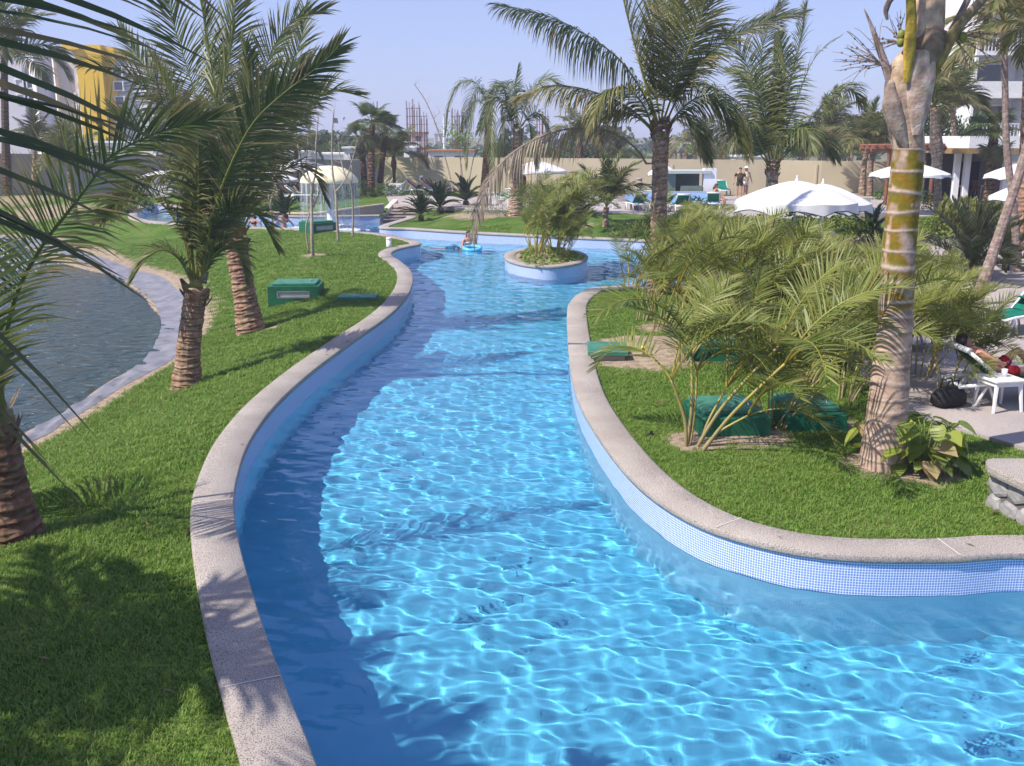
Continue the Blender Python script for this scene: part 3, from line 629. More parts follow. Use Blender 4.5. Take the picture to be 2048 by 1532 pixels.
# ================================================================== vegetation
GREEN, DEEP, YEL, DRY, TIP = (.19, .225, .065), (.075, .115, .03), (.33, .32, .1), (.42, .31, .2), (.34, .24, .13)
RACH = (.30, .30, .06)
DOWN = Vector((0, 0, -1))
def frond(mb, P, n=46, L=.85, w=.034, droop=1.0, s0=.14, vee=.25, twist=0., swept=(62, 18), col=GREEN, col2=DEEP, brown=.25, rach=RACH, r0=.028, rn=None,
          wind=Vector((.12, .02, 0)), dead=False, nseg=3, smin=.35, gap=0.):
    rn = rn or random; C = catmull(P, 6); C = resample(C, max(.05, sum((b-a).length for a, b in zip(C, C[1:]))/26)); M_ = len(C); n = int(n*2.0); L *= 1.1
    az = C[-1]-C[0]; az.z = 0
    if az.length < .35: a = rn.uniform(0, 6.28); az = V((math.cos(a), math.sin(a), 0))
    sref = az.normalized().cross(V((0, 0, 1)))
    mb.tube(C, [lerp(r0, .004, i/(M_-1)) for i in range(M_)], 5, [mixc(rach, col, i/(M_-1)*.6) for i in range(M_)])
    g = DOWN*droop+wind
    for side in (-1, 1):
        for k in range(n):
            s = s0+(1-s0)*(k+rn.uniform(-.3, .3)+.5)/n
            if rn.random() < gap: continue
            f = min(.999, max(0, s))*(M_-1); i = int(f); p = C[i].lerp(C[min(i+1, M_-1)], f-i); T = (C[min(i+1, M_-1)]-C[max(i-1, 0)]).normalized()
            sd_ = sref-T*T.dot(sref); sd_ = sd_.normalized() if sd_.length > .05 else T.orthogonal().normalized(); N_ = sd_.cross(T)
            if N_.z < 0 and abs(T.z) < .9: N_ = -N_
            if twist:
                c_, s_ = math.cos(twist), math.sin(twist); sd_, N_ = sd_*c_+N_*s_, N_*c_-sd_*s_
            u = (s-s0)/(1-s0); al = R(lerp(swept[0], swept[1], u**1.4)+rn.uniform(-7, 7))
            d = (T*math.cos(al)+sd_*(side*math.sin(al))+N_*(vee+rn.uniform(-.12, .12))).normalized()
            ln = L*(smin+(1-smin)*min(1, u/.22))*(1-.62*max(0, u-.5)/.5)*rn.uniform(.82, 1.1)
            W0 = (T-d*d.dot(T)); W0 = W0.normalized() if W0.length > .05 else N_; B0 = d.cross(W0); ro = rn.uniform(-.7, .7)+.3*side
            W0 = W0*math.cos(ro)+B0*math.sin(ro)
            base = mixc(col, col2, rn.random()); 
            if rn.random() < brown*.18: base = mixc(base, TIP, .6)
            tipc = mixc(base, TIP, min(1, brown*rn.uniform(.4, 1.8)))
            q = p; vs = []; cs = []; st = ln/nseg; gg = rn.uniform(.7, 1.3)
            for j in range(nseg+1):
                t = j/nseg; ww = w*(.55, 1, .8, .5, .3)[j]*.5 if j < nseg else 0
                cc = mixc(base, tipc, t**2)
                if j < nseg: vs += [q-W0*ww, q+W0*ww]; cs += [cc, cc]
                else: vs.append(q); cs.append(cc)
                d = (d+g*(st*gg*(.6+t))).normalized(); q = q+d*st
                W0 = W0-d*d.dot(W0); W0 = W0.normalized() if W0.length > 1e-4 else d.orthogonal().normalized()
            fs = [(2*j, 2*j+1, 2*j+3, 2*j+2) for j in range(nseg-1)]+[(2*nseg-2, 2*nseg-1, 2*nseg)]
            mb.add(vs, fs, cs)
def frond_obj(parent, P, name='frond', **k):
    mb = MB(); frond(mb, P, **k); return mb.build(name, MT['leaf'], parent)

def trunk(mb, P, rad, ring=.09, cols=((.40, .31, .235), (.27, .2, .15)), rough=.05, n=14, flare=0., seed=1, bump=.06):
    rn = random.Random(seed); C = resample(catmull(P, 8), ring/3); M_ = len(C); vs = []; cs = []
    L = len(rad)-1; u = V((1, 0, 0)); ph = [rn.uniform(-.4, .4) for _ in range(M_)]
    for i in range(M_):
        s = i/(M_-1); f = s*L; j = min(int(f), L-1); r = lerp(rad[j], rad[j+1], f-j)
        T = (C[min(i+1, M_-1)]-C[max(i-1, 0)]).normalized(); uu = (u-T*T.dot(u)).normalized(); v = T.cross(uu); ri = i % 3
        for a_ in range(n):
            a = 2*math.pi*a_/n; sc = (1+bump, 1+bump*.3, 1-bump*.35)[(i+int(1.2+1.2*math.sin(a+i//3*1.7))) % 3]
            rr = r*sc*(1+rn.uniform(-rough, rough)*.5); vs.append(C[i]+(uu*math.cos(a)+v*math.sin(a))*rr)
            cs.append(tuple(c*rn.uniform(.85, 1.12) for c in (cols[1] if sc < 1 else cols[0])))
    mb.add(vs, [(i*n+j, i*n+(j+1) % n, (i+1)*n+(j+1) % n, (i+1)*n+j) for i in range(M_-1) for j in range(n)]+[tuple(range((M_-1)*n, M_*n))], cs)
def boots(mb, c, r, h, n, rn, col=(.38, .28, .17)):     # cut leaf bases and fibre round the top of a trunk
    for i in range(n):
        a = i*2.4+rn.uniform(-.2, .2); z = h*(i/n); d = V((math.cos(a), math.sin(a), 0)); q = c+V((0, 0, z))
        s_ = V((-d.y, d.x, 0)); w = r*.75; t = q+d*r*1.5+V((0, 0, h*.35)); cc = tuple(k*rn.uniform(.7, 1.2) for k in col)
        mb.add([q+d*r*.8-s_*w, q+d*r*.8+s_*w, q+d*r*1.25+s_*w*.6+V((0, 0, h*.2)), q+d*r*1.25-s_*w*.6+V((0, 0, h*.2)), t+s_*w*.35, t-s_*w*.35], [(0, 1, 2, 3), (3, 2, 4, 5)], cc)

def hero(label, base, crown, fronds, rad, tcols=None, ring=.09, drift=None, group=None, name='coconut_palm', seed=1, bootn=9, trunk_pts=None, Yc=None):
    rn = random.Random(seed); Y = base.y
    t = thing(name, label, 'palm tree', base, group=group)
    cr = pt(*crown, Yc or Y); mb = MB()
    mid = [pt(x, y, Y) for x, y in (trunk_pts or [])]
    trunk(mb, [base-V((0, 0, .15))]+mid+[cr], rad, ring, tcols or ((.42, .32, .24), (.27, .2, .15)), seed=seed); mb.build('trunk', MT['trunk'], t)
    mb = MB(); boots(mb, cr-V((0, 0, .25)), rad[-1]*.95, .5, bootn, rn)
    mb.build('leaf_base', MT['trunk'], t)
    for i, f in enumerate(fronds):
        k = dict(f[1]) if len(f) > 1 else {}; dy = k.pop('dy', rn.uniform(-.9, .9)); pts = f[0]; m_ = len(pts)
        P = [pt(x, y, (Yc or Y)+dy*(j/(m_-1))**1.2) for j, (x, y) in enumerate(pts)]
        P = [cr+(P[0]-cr)*.3]+P if (P[0]-cr).length > .3 else P
        k.setdefault('twist', R(rn.uniform(-40, 40))); k.setdefault('rn', rn)
        frond_obj(t, P, **k)
    return t

# ---- shared frond meshes: local frame, growing towards +X from the origin
def arc(Ln, e0, e1, n=7, side=0.):    # start and end elevation in degrees
    P = [V((0, 0, 0))]
    for i in range(n):
        e = R(lerp(e0, e1, (i/(n-1))**1.3)); P.append(P[-1]+V((math.cos(e), side*i/n, math.sin(e)))*Ln/n)
    return P
def lib_mesh(name, **k):
    P = k.pop('P'); mb = MB(); frond(mb, P, **k); return mb.mesh(name, MT['leaf'])
LIB = {}
rl = random.Random(3)
for i, (e0, e1) in enumerate(((84, 62), (76, 35), (68, 5), (55, -25), (40, -50), (18, -65))):
    LIB['coco', i] = [lib_mesh('frond', P=arc(2.6, e0+rl.uniform(-4, 4), e1+rl.uniform(-6, 6), side=rl.uniform(-.12, .12)), n=26, L=.9, w=.05, droop=1.1, rn=rl, twist=R(rl.uniform(-25, 25)), brown=.25+.1*i,
                               col=mixc(GREEN, YEL, .25*(i > 2)), wind=Vector((0, 0, 0))) for _ in range(3)]
for i, (e0, e1) in enumerate(((82, 35), (72, 5), (58, -25), (45, -45))):
    LIB['areca', i] = [lib_mesh('frond', P=arc(1.45, e0+rl.uniform(-5, 5), e1+rl.uniform(-9, 9), side=rl.uniform(-.15, .15)), n=17, L=.39, w=.019, droop=.75, rn=rl, vee=.35, swept=(62, 25), s0=.25, brown=.28, smin=.6,
                                col=(.27, .305, .055), col2=(.13, .185, .035), rach=(.40, .33, .06), r0=.014, wind=Vector((.08, 0, 0)), twist=R(rl.uniform(-30, 30))) for _ in range(4)]
for i, (e0, e1) in enumerate(((80, 50), (58, 10), (30, -15))):
    LIB['cycad', i] = [lib_mesh('frond', P=arc(1.15, e0, e1), n=34, L=.2, w=.02, droop=.1, rn=rl, vee=.3, s0=.15, brown=.05, col=(.035, .065, .02), col2=(.02, .045, .015), rach=(.06, .08, .02), r0=.014, nseg=2, wind=Vector((0, 0, 0))) for _ in range(2)]
for i, (e0, e1) in enumerate(((82, 60), (66, 25), (45, -10), (20, -30))):
    LIB['date', i] = [lib_mesh('frond', P=arc(1.9, e0, e1), n=40, L=.36, w=.022, droop=.25, rn=rl, vee=.4, s0=.12, brown=.15, col=(.075, .1, .05), col2=(.05, .075, .035), rach=(.2, .2, .08), r0=.018, nseg=2, wind=Vector((0, 0, 0))) for _ in range(2)]
def fan_mesh(seed, petiole=.75, r=.8, n=24, bend=0., dry=0.):
    rn = random.Random(seed); mb = MB(); P = [V((0, 0, 0)), V((petiole*.5, 0, .03)), V((petiole, 0, -.02-bend*.1))]
    mb.tube(P, [.022, .015, .01], 5, (.2, .2, .06)); c = P[-1]; tilt = R(-20-bend*50)
    for i in range(n):
        a = R(lerp(-118, 118, i/(n-1))); L_ = r*(1-.25*abs(a)/2.1)*rn.uniform(.9, 1.05)
        d = V((math.cos(a)*math.cos(tilt), math.sin(a), math.cos(a)*math.sin(tilt)+.12)).normalized(); sdv = V((-math.sin(a), math.cos(a), 0)); up = d.cross(sdv)
        w1 = L_*.6*math.tan(R(236/n/2))*1.05; g = mixc(mixc((.07, .125, .03), (.035, .08, .02), rn.random()), DRY, dry*rn.uniform(.5, 1)); tip = mixc(g, TIP, .45)
        q1 = c+d*L_*.6; d2 = (d+DOWN*rn.uniform(.25, .8)).normalized(); q2 = q1+d2*L_*.3; d3 = (d2+DOWN*.6).normalized(); q3 = q2+d3*L_*.18; rid = up*w1*.45*(1 if up.z > 0 else -1)
        mb.add([c, q1-sdv*w1, q1+rid, q1+sdv*w1, q2-sdv*w1*.4, q2+sdv*w1*.4, q3], [(0, 1, 2), (0, 2, 3), (1, 4, 5, 2), (2, 5, 3), (4, 6, 5)], [g, g, mixc(g, YEL, .3), g, mixc(g, tip, .5), mixc(g, tip, .5), tip])
    return mb.mesh('fan_leaf', MT['leaf'])
for i in range(3): LIB['fan', i] = [fan_mesh(i*5+j, bend=(.1, .5, 1.1)[i], dry=(0, .05, .3)[i]) for j in range(3)]

def crown(t, top, kind, n, rn, sc=1., lo=0, hi=None, bias=0., up=.0, name='frond'):
    levels = [k[1] for k in LIB if k[0] == kind]; hi = hi if hi is not None else max(levels)
    for i in range(n):
        lv = min(hi, lo+int((hi-lo+1)*(i+.5)/n)); me = rn.choice(LIB[kind, lv]); az = i*2.39996+rn.uniform(-.3, .3)
        if bias: az = math.atan2(math.sin(az)*(1-abs(bias)*.5)+.0, math.cos(az)+bias)
        o = link(name, me, t); o.location = top-t.location; s_ = sc*rn.uniform(.82, 1.15)
        o.rotation_euler = (rn.uniform(-.12, .12), rn.uniform(-.12, .12), az); o.scale = (s_, s_, s_)
        if kind == 'fan':
            el = (lerp(70, 15, i/n*1.3), lerp(40, 0, i/n), lerp(-5, -55, i/n))[lv]; o.rotation_euler = (0, -R(el+rn.uniform(-8, 8)), az)
def palm(label, base, top, rad=(.2, .13, .12), n=13, sc=1., kind='coco', seed=1, group=None, cols=None, ring=.12, lo=0, hi=None, name='coconut_palm', via=None, cat='palm tree', bump=.06, bias=.25, fr='frond'):
    rn = random.Random(seed); t = thing(name, label, cat, base, group=group); mb = MB()
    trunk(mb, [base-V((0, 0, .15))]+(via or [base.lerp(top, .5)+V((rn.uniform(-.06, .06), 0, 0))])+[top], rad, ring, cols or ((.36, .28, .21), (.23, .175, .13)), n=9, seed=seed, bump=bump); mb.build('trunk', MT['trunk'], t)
    crown(t, top, kind, n, rn, sc, lo, hi, bias, name=fr); return t

BROWNT = ((.2, .13, .085), (.1, .065, .045))
G_POOL = 'coconut palms round the pool'
# ---- palm beside the lake edge, nearest on the left bank (A)
A0 = gp(28, 1075)
palmA = hero('short thick coconut palm leaning over the lake with one long arching frond', A0, (3, 850), [
    ([(3, 850), (4, 720), (32, 590), (85, 490), (143, 415), (187, 357), (222, 312), (280, 280), (345, 256), (430, 238)], dict(n=48, w=.026, L=.88, s0=.3, droop=.75, twist=R(52), dy=.9, r0=.036, brown=.5, col=(.065, .11, .025), rach=(.16, .2, .05))),
    ([(-5, 855), (-60, 760), (-120, 690), (-200, 720), (-260, 800)], dict(n=40)),
    ([(-2, 850), (-50, 690), (-120, 520), (-220, 420)], dict(n=40, dy=-1.5)),
    ([(-5, 855), (-30, 780), (-120, 760), (-200, 860)], dict(n=36, dy=1.5))],
    (.34, .25, .19, .14), ((.25, .155, .1), (.15, .09, .06)), .1, trunk_pts=[(10, 960)], seed=4)
# ---- second palm on the left bank (B)
B0 = gp(372, 772)
palmB = hero('young coconut palm with stout trunk and tall spear leaves on the sloping left lawn', B0, (392, 585), [
    ([(399, 570), (412, 500), (426, 426), (454, 348), (485, 281), (516, 234), (563, 190), (602, 160), (649, 122), (678, 92)], dict(n=84, L=.95, droop=.55, twist=R(58), dy=-.9, brown=.4, s0=.16, r0=.034, col=(.07, .115, .028))),
    ([(393, 570), (396, 470), (397, 380), (396, 290), (388, 215)], dict(n=54, L=.75, droop=1.3, twist=R(20), s0=.2, dy=-.5, brown=.35)),
    ([(388, 570), (378, 460), (350, 350), (300, 270), (228, 225)], dict(n=54, L=.9, droop=.8, twist=R(-50), brown=.45, s0=.2)),
    ([(386, 575), (365, 470), (315, 400), (255, 390), (205, 440)], dict(n=48, L=.8, droop=.8, twist=R(-30), brown=.35)),
    ([(400, 570), (430, 480), (470, 425), (515, 430), (550, 490)], dict(n=48, L=.7, droop=.9, twist=R(30), brown=.35)),
    ([(394, 570), (402, 440), (418, 290), (452, 150), (470, 60)], dict(n=56, L=.9, droop=.6, twist=R(40), dy=.9)),
    ([(390, 570), (380, 450), (372, 320), (340, 190), (300, 110)], dict(n=56, L=.9, droop=.6, twist=R(-60), dy=1.2)),
    ([(396, 575), (420, 520), (455, 490), (480, 510), (492, 560)], dict(n=30, L=.5, droop=1.0, brown=.3)),
    ([(388, 575), (360, 520), (325, 500), (290, 520), (265, 560)], dict(n=30, L=.55, droop=1.0, brown=.3))],
    (.3, .22, .2, .2), ((.42, .28, .19), (.25, .155, .1)), .085, trunk_pts=[(378, 690)], seed=9, bootn=14)
# ---- third palm on the left bank (C)
C0 = gp(503, 662)
palmC = hero('coconut palm with flared ringed base between the young palm and the green vent box', C0, (470, 480), [
    ([(472, 465), (460, 330), (455, 190), (462, 60), (480, -50)], dict(n=60, L=1.15, droop=.5, twist=R(60), brown=.2)),
    ([(465, 465), (430, 320), (385, 170), (345, 40), (325, -60)], dict(n=60, L=1.1, droop=.5, twist=R(60), brown=.2)),
    ([(460, 465), (400, 330), (325, 215), (250, 145), (165, 130)], dict(n=60, L=1.1, droop=.8, twist=R(-30), brown=.5)),
    ([(478, 465), (530, 340), (590, 240), (650, 185), (715, 190)], dict(n=60, L=1.0, droop=.8, twist=R(25), brown=.45, col=YEL)),
    ([(475, 465), (500, 300), (530, 140), (580, 45), (650, 20)], dict(n=60, L=1.05, droop=.7, twist=R(40), brown=.4)),
    ([(468, 465), (445, 310), (425, 150), (400, -10)], dict(n=60, L=1.1, droop=.5, twist=R(30))),
    ([(480, 470), (525, 385), (575, 335), (625, 345), (650, 400)], dict(n=48, L=.8, droop=1.2, brown=.9, col=(.2, .18, .07))),
    ([(458, 470), (400, 390), (330, 350), (265, 370), (225, 430)], dict(n=48, L=.9, droop=1.0, brown=.5)),
    ([(470, 465), (490, 340), (500, 210), (490, 90)], dict(n=56, L=1.0, droop=.5, dy=-1.4, twist=R(55))),
    ([(478, 465), (515, 330), (560, 200), (600, 90), (610, 20)], dict(n=56, L=1.0, droop=.7, dy=1.2, twist=R(-35))),
    ([(462, 465), (415, 350), (370, 240), (300, 150), (240, 60)], dict(n=56, L=1.0, droop=.7, dy=1.2))],
    (.36, .27, .24, .26), ((.43, .28, .19), (.25, .155, .105)), .11, trunk_pts=[(486, 570)], seed=12, bootn=16)
# ---- palm just outside the frame, its frond hangs into the upper left corner
Z0 = V((-4.6, 2.4, hz(-4.6, 2.4))); tz = thing('coconut_palm', 'near coconut palm outside the frame whose dark frond hangs into the upper corner', 'palm tree', Z0)
mb = MB(); topz = V((-4.7, 2.6, 3.6)); trunk(mb, [Z0, V((-4.7, 2.5, 2)), topz], (.3, .2, .17), .1, seed=3); mb.build('trunk', MT['trunk'], tz)
frond_obj(tz, [topz, pt(-560, 420, 3.0), pt(-260, 210, 3.3), pt(-90, 20, 3.5), pt(40, -110, 3.7), pt(260, -190, 3.9)], n=33, L=1.2, w=.028, droop=.4, twist=R(78), col=(.05, .085, .025), col2=(.03, .06, .02), brown=.35, nseg=4, swept=(82, 45), vee=0, rn=random.Random(21), r0=.035)
for i, (a, e0, e1) in enumerate(((.3, 70, 0), (1.2, 62, -20), (2.6, 60, -10), (3.6, 50, -30), (4.6, 75, 20), (5.5, 60, 0))):
    frond_obj(tz, [topz+V((math.cos(a)*p.x, math.sin(a)*p.x, p.z)) for p in arc(3.4, e0, e1)], n=44, L=.95, rn=random.Random(30+i))
# ---- one more palm stands left of the frame along the lake; its shade falls on lawn and water
for j, (p, h, lab) in enumerate(((V((-7.6, 5.0, 0)), 4.2, 'tall coconut palm left of the frame shading the near lawn'),)):
    b_ = V((p.x, p.y, hz(p.x, p.y))); palm(lab, b_, b_+V((.1, .2, h)), (.28, .18, .15), 13, 1.1, seed=50+j, bias=.15)

# ---- tall palm behind the pool bend (E)
E0 = gp(1314, 590)
deadP = [(1300, 335), (1275, 300), (1225, 266), (1150, 256), (1075, 276), (1010, 318), (970, 375), (952, 430), (944, 475)]
palmE = hero('tall coconut palm at the river bend with a dead brown frond hanging to the water', E0, (1322, 262), [
    ([(1314, 250), (1288, 190), (1240, 120), (1170, 68), (1090, 30), (1000, 12)], dict(n=64, L=1.3, droop=2.20, twist=R(25), brown=.3, dy=-.8, col=(.06, .095, .035), col2=(.045, .075, .03), swept=(72, 30))),
    ([(1316, 250), (1298, 190), (1270, 90), (1246, -5), (1232, -90)], dict(n=60, L=1.2, droop=.6, twist=R(60), rach=(.5, .45, .12), r0=.045, dy=-1.2, col=YEL)),
    ([(1322, 245), (1340, 130), (1357, 20), (1367, -70)], dict(n=60, L=1.2, droop=.5, twist=R(55), rach=(.5, .45, .12), col=YEL)),
    ([(1310, 262), (1252, 212), (1175, 180), (1110, 172), (1045, 192)], dict(n=54, L=1.1, droop=2.20, twist=R(10), col=(.24, .23, .07), col2=(.15, .16, .05), brown=.6)),
    ([(1330, 250), (1380, 150), (1450, 82), (1530, 45), (1595, 32)], dict(n=60, L=1.1, droop=.8, twist=R(-25), brown=.5, col=(.06, .085, .035))),
    ([(1330, 258), (1378, 205), (1425, 192), (1465, 235), (1490, 300)], dict(n=54, L=1.1, droop=1.80, brown=.5)),
    ([(1312, 270), (1270, 232), (1205, 222), (1155, 250), (1120, 300)], dict(n=54, L=1.0, droop=1.95, brown=.6, col=YEL, dy=.9)),
    ([(1332, 262), (1362, 232), (1392, 252), (1412, 315)], dict(n=44, L=.9, droop=1.95, brown=.5)),
    ([(1308, 268), (1288, 212), (1250, 175), (1205, 190), (1185, 245)], dict(n=50, L=1.0, droop=1.95, dy=-1.4, col=YEL)),
    ([(1320, 245), (1306, 130), (1312, 20), (1332, -70)], dict(n=56, L=1.1, droop=.5, twist=R(-50), dy=1.3)),
    ([(1326, 245), (1362, 140), (1400, 40), (1420, -60)], dict(n=56, L=1.1, droop=.7, twist=R(35), dy=-1.0, col=YEL)),
    (deadP, dict(n=60, L=.92, w=.03, droop=2.60, s0=.22, brown=1., col=(.44, .35, .26), col2=(.28, .22, .17), rach=(.38, .3, .19), r0=.035, wind=Vector((0, 0, 0)), dy=-.6, vee=-.1, swept=(60, 30)))],
    (.25, .2, .19, .2), ((.50, .37, .27), (.33, .23, .16)), .13, trunk_pts=[(1318, 420)], seed=17, bootn=18)
F0 = V((pt(1545, 380, 35).x, 35, .42))
palmF = hero('full crowned coconut palm rising behind the white parasols', F0, (1545, 340), [
    ([(1546, 325), (1545, 200), (1548, 80)], dict(n=56, L=1.1, droop=.5, twist=R(60), rach=(.3, .3, .06))),
    ([(1541, 325), (1515, 205), (1490, 120), (1448, 68)], dict(n=56, L=1.2, droop=.8)),
    ([(1550, 325), (1590, 210), (1630, 115), (1685, 70)], dict(n=30, L=.7, droop=1.50, gap=.45, brown=.8)),
    ([(1552, 328), (1612, 250), (1662, 192), (1700, 176), (1722, 205)], dict(n=56, L=1.2, droop=1.65)),
    ([(1540, 328), (1480, 232), (1425, 175), (1375, 172)], dict(n=56, L=1.2, droop=1.50)),
    ([(1538, 332), (1490, 272), (1440, 252), (1402, 295)], dict(n=54, L=1.1, droop=1.65, brown=.4)),
    ([(1555, 328), (1600, 282), (1642, 272), (1668, 315)], dict(n=54, L=1.1, droop=1.65)),
    ([(1550, 325), (1575, 180), (1600, 85), (1612, 15)], dict(n=60, L=1.2, droop=.7, twist=R(35), col=(.06, .09, .05))),
    ([(1540, 325), (1528, 190), (1525, 95), (1560, 5)], dict(n=56, L=1.2, droop=.7, twist=R(-45))),
    ([(1545, 325), (1560, 230), (1570, 150), (1560, 70)], dict(n=56, L=1.1, droop=.7, dy=-1.6, twist=R(40))),
    ([(1540, 330), (1510, 270), (1485, 250), (1470, 290)], dict(n=50, L=1.0, droop=1.80, dy=-1.5)),
    ([(1552, 330), (1580, 270), (1610, 255), (1625, 300)], dict(n=50, L=1.0, droop=1.80, dy=-1.5)),
    ([(1546, 325), (1530, 240), (1500, 160), (1450, 140)], dict(n=56, L=1.1, droop=.9, dy=1.6))],
    (.26, .2, .2), seed=23, bootn=16, ring=.13)
D0 = gp(1031, 432)
palmD = hero('windblown coconut palm on the far bank lawn with upright centre leaf', D0, (1036, 262), [
    ([(1036, 250), (1028, 190), (1036, 132)], dict(n=40, L=.7, droop=.6, twist=R(60), col=DEEP)),
    ([(1040, 250), (1062, 185), (1092, 158), (1115, 168)], dict(n=44, L=1.1, droop=1.2)),
    ([(1040, 255), (1070, 225), (1090, 250), (1096, 300)], dict(n=44, L=1.0, droop=1.4)),
    ([(1032, 255), (1005, 200), (985, 200), (960, 260)], dict(n=44, L=1.1, droop=1.5, col=DEEP)),
    ([(1034, 258), (1015, 230), (1005, 270), (1000, 320)], dict(n=44, L=1.0, droop=1.5, col=DEEP)),
    ([(1038, 258), (1055, 240), (1066, 280), (1070, 330)], dict(n=44, L=1.0, droop=1.5)),
    ([(1034, 252), (1018, 180), (1000, 170), (975, 210)], dict(n=44, L=1.0, droop=1.2, dy=1.5))],
    (.36, .24, .22), ((.5, .36, .27), (.34, .24, .17)), seed=27, ring=.14)
D1 = gp(968, 400); D1 = V((D1.x*1.06, D1.y*1.06, .81))
palmD1 = hero('drooping dark coconut palm behind the windblown one on the far bank', D1, (978, 235), [
    ([(980, 225), (955, 168), (922, 165), (900, 205), (893, 262)], dict(n=46, L=1.2, droop=1.3)),
    ([(985, 225), (990, 165), (1015, 190), (1032, 270), (1040, 350)], dict(n=56, L=1.2, droop=1.4, col=DEEP, col2=(.02, .045, .012))),
    ([(978, 228), (955, 200), (938, 255), (935, 330)], dict(n=46, L=1.2, droop=1.5)),
    ([(982, 228), (975, 190), (980, 260), (985, 340)], dict(n=46, L=1.2, droop=1.5, dy=-1)),
    ([(984, 228), (1000, 200), (1010, 260), (1010, 340)], dict(n=46, L=1.2, droop=1.5, col=DEEP)),
    ([(978, 226), (965, 180), (945, 190), (925, 260)], dict(n=46, L=1.2, droop=1.4, dy=1.2))],
    (.3, .2, .2), BROWNT, seed=28, ring=.14)

# ---- ringed palm on the right bank, its crown above the frame (G)
G0 = gp(1765, 930); GY = G0.y
tG = thing('coconut_palm', 'big ringed palm trunk banded olive and tan standing on the near right lawn', 'palm tree', G0)
def gtrunk():
    mb = MB(); rn = random.Random(5); pts = [(1765, 940), (1770, 880), (1780, 760), (1790, 640), (1800, 480), (1810, 380), (1818, 296)]; wpx = [100, 82, 72, 66, 62, 60, 59]
    C = [pt(x, y, GY) for x, y in pts]; C[0].z -= .1; C = resample(catmull(C, 10), .0125); n = 40; M_ = len(C); Ltot = M_*.0125
    hs = np.linspace(0, 1, len(wpx)); rings = []; z = .12; 
    while z < Ltot: rings.append((z, rn.uniform(-.03, .03), rn.uniform(0, 6.28), rn.uniform(.6, 1.35))); z += lerp(.14, .235, min(1, z/3.0))*rn.uniform(.8, 1.15)
    vs = []; cs = []; blot = [(rn.uniform(1.0, 3.9), rn.uniform(0, 6.28), rn.uniform(.04, .11), rn.uniform(.25, .6)) for _ in range(46)]
    from mathutils import noise as mnoise
    for i in range(M_):
        s = i/(M_-1); r = float(np.interp(s, hs, wpx))/2*GY/FPX*1.03; h = i*.0125
        for j in range(n):
            a = 2*math.pi*j/n; dmin = 9; k0 = 0
            for k, (zr, tl, ph, th) in enumerate(rings):
                d = h-(zr+tl*math.sin(a+ph)+tl*.5*math.sin(2*a+ph*2)); 
                if abs(d) < abs(dmin): dmin = d; k0 = k
            th = rings[k0][3]*.023; edge = math.exp(-(dmin/th)**2)
            frac = ss(1.5, 2.5, h+.35*math.sin(a*2+rings[k0][2]))
            bark = mixc((.56, .40, .30), (.47, .325, .24), rn.random()); olive = mixc((.19, .155, .014), (.25, .15, .014), .5+.5*math.sin(3*a+k0*2.1))
            op = ss(-.1, .1, mnoise.noise(V((math.cos(a)*1.6, math.sin(a)*1.6, h*3.2)))+.35*mnoise.noise(V((math.cos(a)*6, math.sin(a)*6, h*11)))+lerp(-.5, .42, frac))
            c = mixc(bark, olive, op*frac if frac > .25 else 0)
            for bh, ba, br, bw in blot:
                da = (a-ba+math.pi) % (2*math.pi)-math.pi
                qq = ((h-bh)/br)**2+(da/bw)**2
                if qq < 1.6: c = mixc(c, (.42, .31, .25) if frac > .5 else (.29, .2, .15), .75*ss(1.3, .5, qq+.5*mnoise.noise(V((a*4, h*14, 3)))) if qq > .3 else .75)
            c = mixc(c, (.58, .46, .38), min(1, edge*1.0)*(.5+.5*frac)); c = mixc(c, (.16, .11, .08), .5*math.exp(-((dmin+th*1.3)/(th*.8))**2))  # dark line under each ring is shadow painted into the bark
            vs.append(C[i]+V((math.cos(a), math.sin(a), 0))*r*(1+.022*edge)+V((rn.uniform(-1, 1), rn.uniform(-1, 1), 0))*.002); cs.append(tuple(q*rn.uniform(.92, 1.06) for q in c))
    mb.add(vs, [(i*n+j, i*n+(j+1) % n, (i+1)*n+(j+1) % n, (i+1)*n+j) for i in range(M_-1) for j in range(n)], cs); return mb
gtrunk().build('trunk', mat('ringed_palm_bark', rough=.75, spec=.25, attr=True, bump=(45, .25, .012), col2=(.8, .78, .76), scale=20, mixw=(.4, .6)), tG, smooth=True)
def sheath(pts, wid, col, name, dY=0., flat=.8, bump=.01, tip=None, n=14, seed=1):
    rn = random.Random(seed); C = resample(catmull([pt(x, y, GY+dY) for x, y in pts], 6), .04); M_ = len(C); vs = []; cs = []
    for i in range(M_):
        s = i/(M_-1); r = float(np.interp(s, np.linspace(0, 1, len(wid)), wid))/2*GY/FPX; T = (C[min(i+1, M_-1)]-C[max(i-1, 0)]).normalized(); u = V((1, 0, 0)); u = (u-T*T.dot(u)).normalized(); v = T.cross(u)
        for j in range(n):
            a = 2*math.pi*j/n; f = 1+bump*8*math.sin(a*7+s*6+seed)*.25; vs.append(C[i]+(u*math.cos(a)+v*math.sin(a)*flat)*r*f); c = mixc(col, tip or col, s); cs.append(tuple(q*(1+.16*math.sin(a*9+i*.15*math.sin(a*3))+rn.uniform(-.07, .07)) for q in c))
    mb = MB(); mb.add(vs, [(i*n+j, i*n+(j+1) % n, (i+1)*n+(j+1) % n, (i+1)*n+j) for i in range(M_-1) for j in range(n)]+[tuple(range((M_-1)*n, M_*n))], cs); return mb.build(name, MT['trunk'], tG, smooth=True)
FIB, GREYP, YELP = (.66, .49, .35), (.68, .53, .42), (.66, .47, .08)
